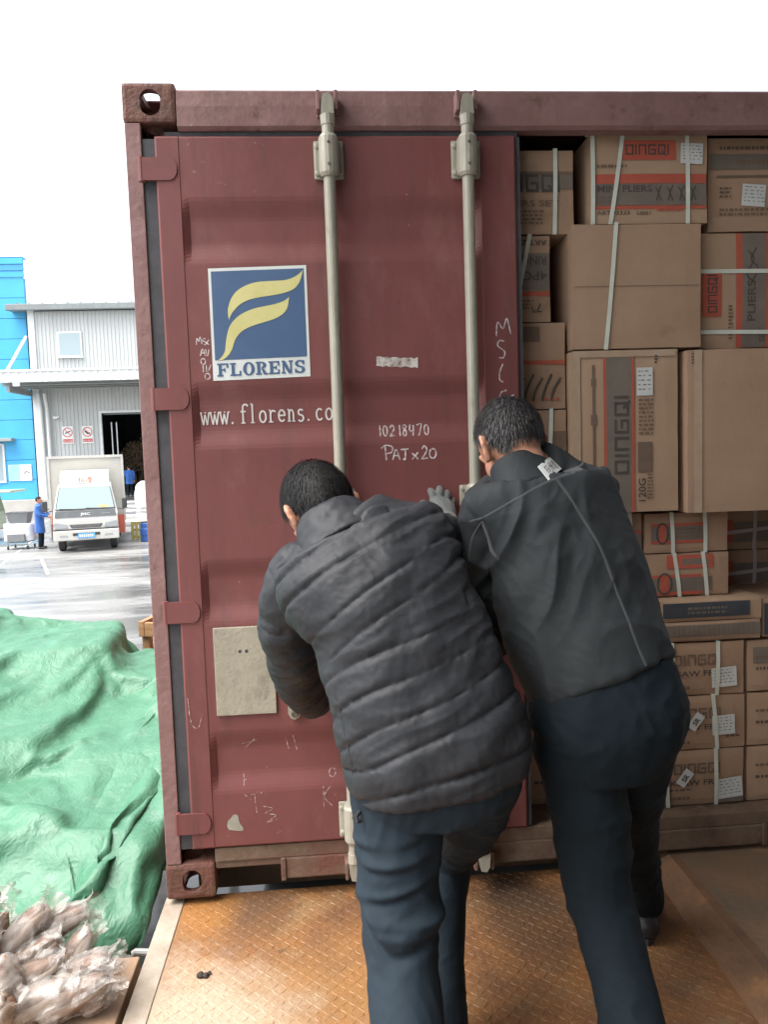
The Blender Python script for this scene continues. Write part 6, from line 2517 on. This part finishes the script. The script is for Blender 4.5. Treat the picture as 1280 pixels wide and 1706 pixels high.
# ---- hand trolley wrapped in white film, with a grey bin on it
ct = thing('hand_trolley', (-9.1, 22.4, GZ), 'steel hand trolley loaded with a white sheeted block beside the truck', 'trolley')
CX, CYY = -9.15, 22.3
m = MB()
for x in (-.42, .42):
    m.tube([(CX + x, CYY, Z(.32)), (CX + x, CYY + .8, Z(.32))], .025, n=8)
    m.tube([(CX + x, CYY, Z(.32)), (CX + x, CYY, Z(.12))], .025, n=8)
for h in (.32, .20):
    m.tube([(CX - .42, CYY, Z(h)), (CX + .42, CYY, Z(h))], .022, n=8)
m.build('frame', 'gutter_grey', ct)
for x in (-.42, .42):
    for y in (0, .8):
        wheel(ct, CX + x, CYY + y, .085, .05)
MB().box(CX - .50, CX + .50, CYY - .02, CYY + .82, Z(.33), Z(.38)).build('platform', 'gutter_grey', ct)
MB().box(CX - .38, CX + .36, CYY - .16, CYY - .03, Z(.36), Z(.68), b=.01).build('toolbox', 'plastic_grey', ct)
m = MB()
NSX = 26
for j, h in enumerate(np.linspace(.381, 1.12, 12)):
    for i in range(NSX):
        a = 2 * math.pi * i / NSX
        ca, sa = math.cos(a), math.sin(a)
        r_ = 1 + .06 * noise.noise(Vector((ca * 3, sa * 3, h * 5))) + .08 * (1 - (h - .38)) * abs(math.sin(a * 5))
        m.v.append((CX + .62 * math.copysign(abs(ca) ** .5, ca) * r_, CYY + .45 + .42 * math.copysign(abs(sa) ** .5, sa) * r_, Z(h)))
for j in range(11):
    for i in range(NSX):
        m.f.append((j * NSX + i, j * NSX + (i + 1) % NSX, (j + 1) * NSX + (i + 1) % NSX, (j + 1) * NSX + i))
m.f.append(tuple(range(11 * NSX, 12 * NSX)))
m.build('white_sheet', 'sack_white', ct, smooth=True)
bn = thing('grey_bin', (CX, CYY + .4, Z(1.13)), 'open dark grey plastic bin standing on the white trolley load', 'bin')
m = MB()
for s_, (h, w_, d_) in enumerate(((1.125, .36, .26), (1.58, .46, .34), (1.62, .50, .37), (1.62, .44, .32), (1.16, .34, .24))):
    m.v += [(CX + a * w_, CYY + .42 + b * d_, Z(h)) for a, b in ((-1, -1), (1, -1), (1, 1), (-1, 1))]
m.f = [(4 * s_ + i, 4 * s_ + (i + 1) % 4, 4 * s_ + 4 + (i + 1) % 4, 4 * s_ + 4 + i) for s_ in range(4) for i in range(4)] + [(3, 2, 1, 0), (16, 17, 18, 19)]
m.build('tub', 'plastic_grey', bn)
MB().box(CX - .56, CX - .505, CYY + .3, CYY + .55, Z(1.50), Z(1.6)).build('handle', 'plastic_grey', bn)

ct.scale = (.72, .72, .72)
bn.location = (ct.location.x + (bn.location.x - ct.location.x) * .72, ct.location.y + (bn.location.y - ct.location.y) * .72, GZ + 1.13 * .72)
bn.scale = (.72, .72, .72)
# stair rail by the plinth
hr = thing('stair_rail', (-8.9, 26, GZ), 'grey sloping handrail between the trolley and the truck', 'handrail')
MB().tube([(-9.25, 25.5, Z(1.05)), (-8.2, 27.2, Z(2.1))], .035, n=8).build('rail', 'gutter_grey', hr)
for x, y, h in ((-9.2, 25.55, 1.1), (-8.3, 27.0, 2.0)):
    MB().tube([(x, y, GZ), (x, y, Z(h))], .03, n=8).build('post', 'gutter_grey', hr)


# ---- two people across the yard
def far_person(label, x, y, z0, H, face, coat, trouser, arms, coat_low=.45, hairm='hair_black'):
    """Small standing figure: fused body, coat, trousers, hair, shoes. `face` turns it about Z."""
    k = H / 1.7
    M = Matrix.Translation((x, y, z0)) @ Matrix.Rotation(face, 4, 'Z') @ Matrix.Scale(k, 4)
    P = lambda *q: M @ Vector(q)
    R_ = (M.to_3x3() @ Vector((1, 0, 0))).normalized()
    fr = head_frame(P(0, .02, 1.58), R_, (0, 0, 1))
    m = MB()
    add_head(m, fr, P(0, -.01, 1.42), k)
    loft(m, [(P(0, 0, 1.42), R_ * .08 * k, .07 * k), (P(0, 0, 1.3), R_ * .14 * k, .09 * k), (P(0, 0, .92), R_ * .13 * k, .09 * k)], n=16, k=3)
    for ch in arms:
        chain_tube(m, [(P(*p), r * .75 * k) for p, r in ch], n=10, k=4)
        e = Vector(P(*ch[-1][0]))
        d = (e - Vector(P(*ch[-2][0]))).normalized()
        chain_tube(m, [(e, .035 * k), (e + d * .05 * k, .042 * k), (e + d * .11 * k, .028 * k)], n=10, k=3)
        sdv = d.cross(Vector((0, 0, 1)))
        sdv = sdv.normalized() if sdv.length > .1 else R_
        for q in (-1.5, -.5, .5, 1.5):
            chain_tube(m, [(e + d * .09 * k + sdv * q * .016 * k, .011 * k), (e + d * .16 * k + sdv * q * .018 * k, .009 * k)], n=8, k=3)
        chain_tube(m, [(e + d * .04 * k + sdv * .03 * k, .013 * k), (e + d * .09 * k + sdv * .06 * k, .010 * k)], n=8, k=3)
    for sx in (-1, 1):
        chain_tube(m, [(P(sx * .09, 0, .9), .07 * k), (P(sx * .10, .03, .5), .05 * k), (P(sx * .11, 0, .09), .04 * k)], n=10, k=4)
    o = fuse('person', m, 'skin', None, .010, 2, .4)
    tag(o, label, 'person', 'workers across the yard')
    cap = hair(o, fr, hairm, .02, 500, 5, k)
    m = MB()
    loft(m, [(P(0, -.01, 1.46), R_ * .07 * k, .07 * k), (P(0, 0, 1.38), R_ * .17 * k, .10 * k), (P(0, 0, 1.18), R_ * .20 * k, .13 * k), (P(0, 0, .92), R_ * .19 * k, .13 * k), (P(0, .0, coat_low), R_ * .215 * k, .15 * k)], n=28, k=5)
    for ch in arms:
        chain_tube(m, [(P(*p), r * 1.25 * k) for p, r in ch[:-1] + [((Vector(ch[-2][0]) * .12 + Vector(ch[-1][0]) * .88)[:], ch[-1][1])]], n=14, k=4)
    c = fuse('coat', m, coat, o, .014, 5)
    V, N = get_vn(c)
    fold = 1 - np.abs(nz(V * np.array([1, 1, .3]), 9, 3.0)) * 2
    set_v(c, V + N * (.014 * (fold - .4))[:, None])
    m = MB()
    loft(m, [(P(0, 0, .95), R_ * .16 * k, .11 * k), (P(0, 0, .82), R_ * .17 * k, .12 * k)], n=20, k=3)
    for sx in (-1, 1):
        chain_tube(m, [(P(sx * .085, 0, .86), .095 * k), (P(sx * .10, .03, .5), .075 * k), (P(sx * .11, 0, .12), .07 * k)], n=14, k=4)
    fuse('trousers', m, trouser, o, .014, 5)
    for sx in (-1, 1):
        m = MB()
        chain_tube(m, [(P(sx * .11, -.04, .045), .042 * k), (P(sx * .115, .05, .045), .045 * k), (P(sx * .12, .14, .035), .032 * k)], n=12, k=3)
        fuse('shoe', m, 'shoe', o, .012, 2)
    return o


far_person('person in a blue smock standing beside the white truck with dark trousers', -8.42, 22.3, GZ, 1.66, math.radians(-80), 'coat_blue', 'black_trouser',
           [[((-.2, 0, 1.36), .055), ((-.24, .08, 1.12), .048), ((-.12, .30, 1.08), .036)], [((.2, 0, 1.36), .055), ((.25, .05, 1.12), .048), ((.16, .28, 1.05), .036)]], .52)
far_person('person in a blue shirt and dark trousers walking at the shed doorway', -9.42, 37.7, FZ - .01, 1.6, math.radians(20), 'coat_blue', 'black_trouser',
           [[((-.2, 0, 1.36), .055), ((-.30, .06, 1.12), .048), ((-.42, .16, 1.22), .036)], [((.2, 0, 1.36), .055), ((.24, -.02, 1.1), .048), ((.24, .06, .88), .036)]], .68)

# sacks, a yellow sling and a drum at the container's edge
sk = []
for i, (x, y, w_, h, lab) in enumerate(((-7.62, 33.0, .42, 1.3, 'tall white sack beside the container edge across the yard'), (-7.0, 32.2, .38, .9, 'short white sack in front of the tall one across the yard'))):
    m = MB()
    NSX, NH = 28, 16
    for j in range(NH):
        t = j / (NH - 1)
        rr_ = interp(t, [0, .05, .5, .85, .95, 1], [.8, 1, 1.05, .85, .5, .25])
        for q in range(NSX):
            a = 2 * math.pi * q / NSX
            r_ = w_ * rr_ * (1 + .14 * noise.noise(Vector((math.cos(a) * 2.4, math.sin(a) * 2.4, t * 4 + i * 9))))
            m.v.append((x + r_ * math.cos(a), y + r_ * math.sin(a), GZ + (FZ - GZ) * (y - 27.4) / 10.9 + t * h))
    for j in range(NH - 1):
        for q in range(NSX):
            m.f.append((j * NSX + q, j * NSX + (q + 1) % NSX, (j + 1) * NSX + (q + 1) % NSX, (j + 1) * NSX + q))
    m.f += [tuple(range(NSX - 1, -1, -1)), tuple(range((NH - 1) * NSX, NH * NSX))]
    tag(m.build('bulk_sack', 'sack_white', smooth=True), lab, 'sack', 'white sacks across the yard')
yp = thing('yellow_pallet', (-5.75, 23.9, GZ), 'yellow wooden pallet stood on edge near the container edge', 'pallet')
for i in range(5):
    MB().box(-6.0 + .13 * i, -5.91 + .13 * i, 23.8, 23.83, Z(.02), Z(.62)).build('slat', 'yellow_stuff', yp)
for h in (.06, .30, .52):
    MB().box(-6.01, -5.37, 23.831, 23.90, Z(h), Z(h + .08)).build('bearer', 'yellow_stuff', yp)
dr = thing('blue_drum', (-5.35, 23.3, GZ), 'blue plastic drum near the container edge across the yard', 'drum')
m = MB()
m.tube([(-5.35, 23.3, GZ + .001), (-5.35, 23.3, Z(.03)), (-5.35, 23.3, Z(.2)), (-5.35, 23.3, Z(.22)), (-5.35, 23.3, Z(.42)), (-5.35, 23.3, Z(.44)), (-5.35, 23.3, Z(.60)), (-5.35, 23.3, Z(.62))], [.20, .22, .22, .235, .235, .22, .22, .2], n=24)
m.build('barrel', 'blue_drum', dr)
MB().tube([(-5.35, 23.3, Z(.6205)), (-5.35, 23.3, Z(.65))], .2, n=24).build('lid', 'plastic_black', dr)
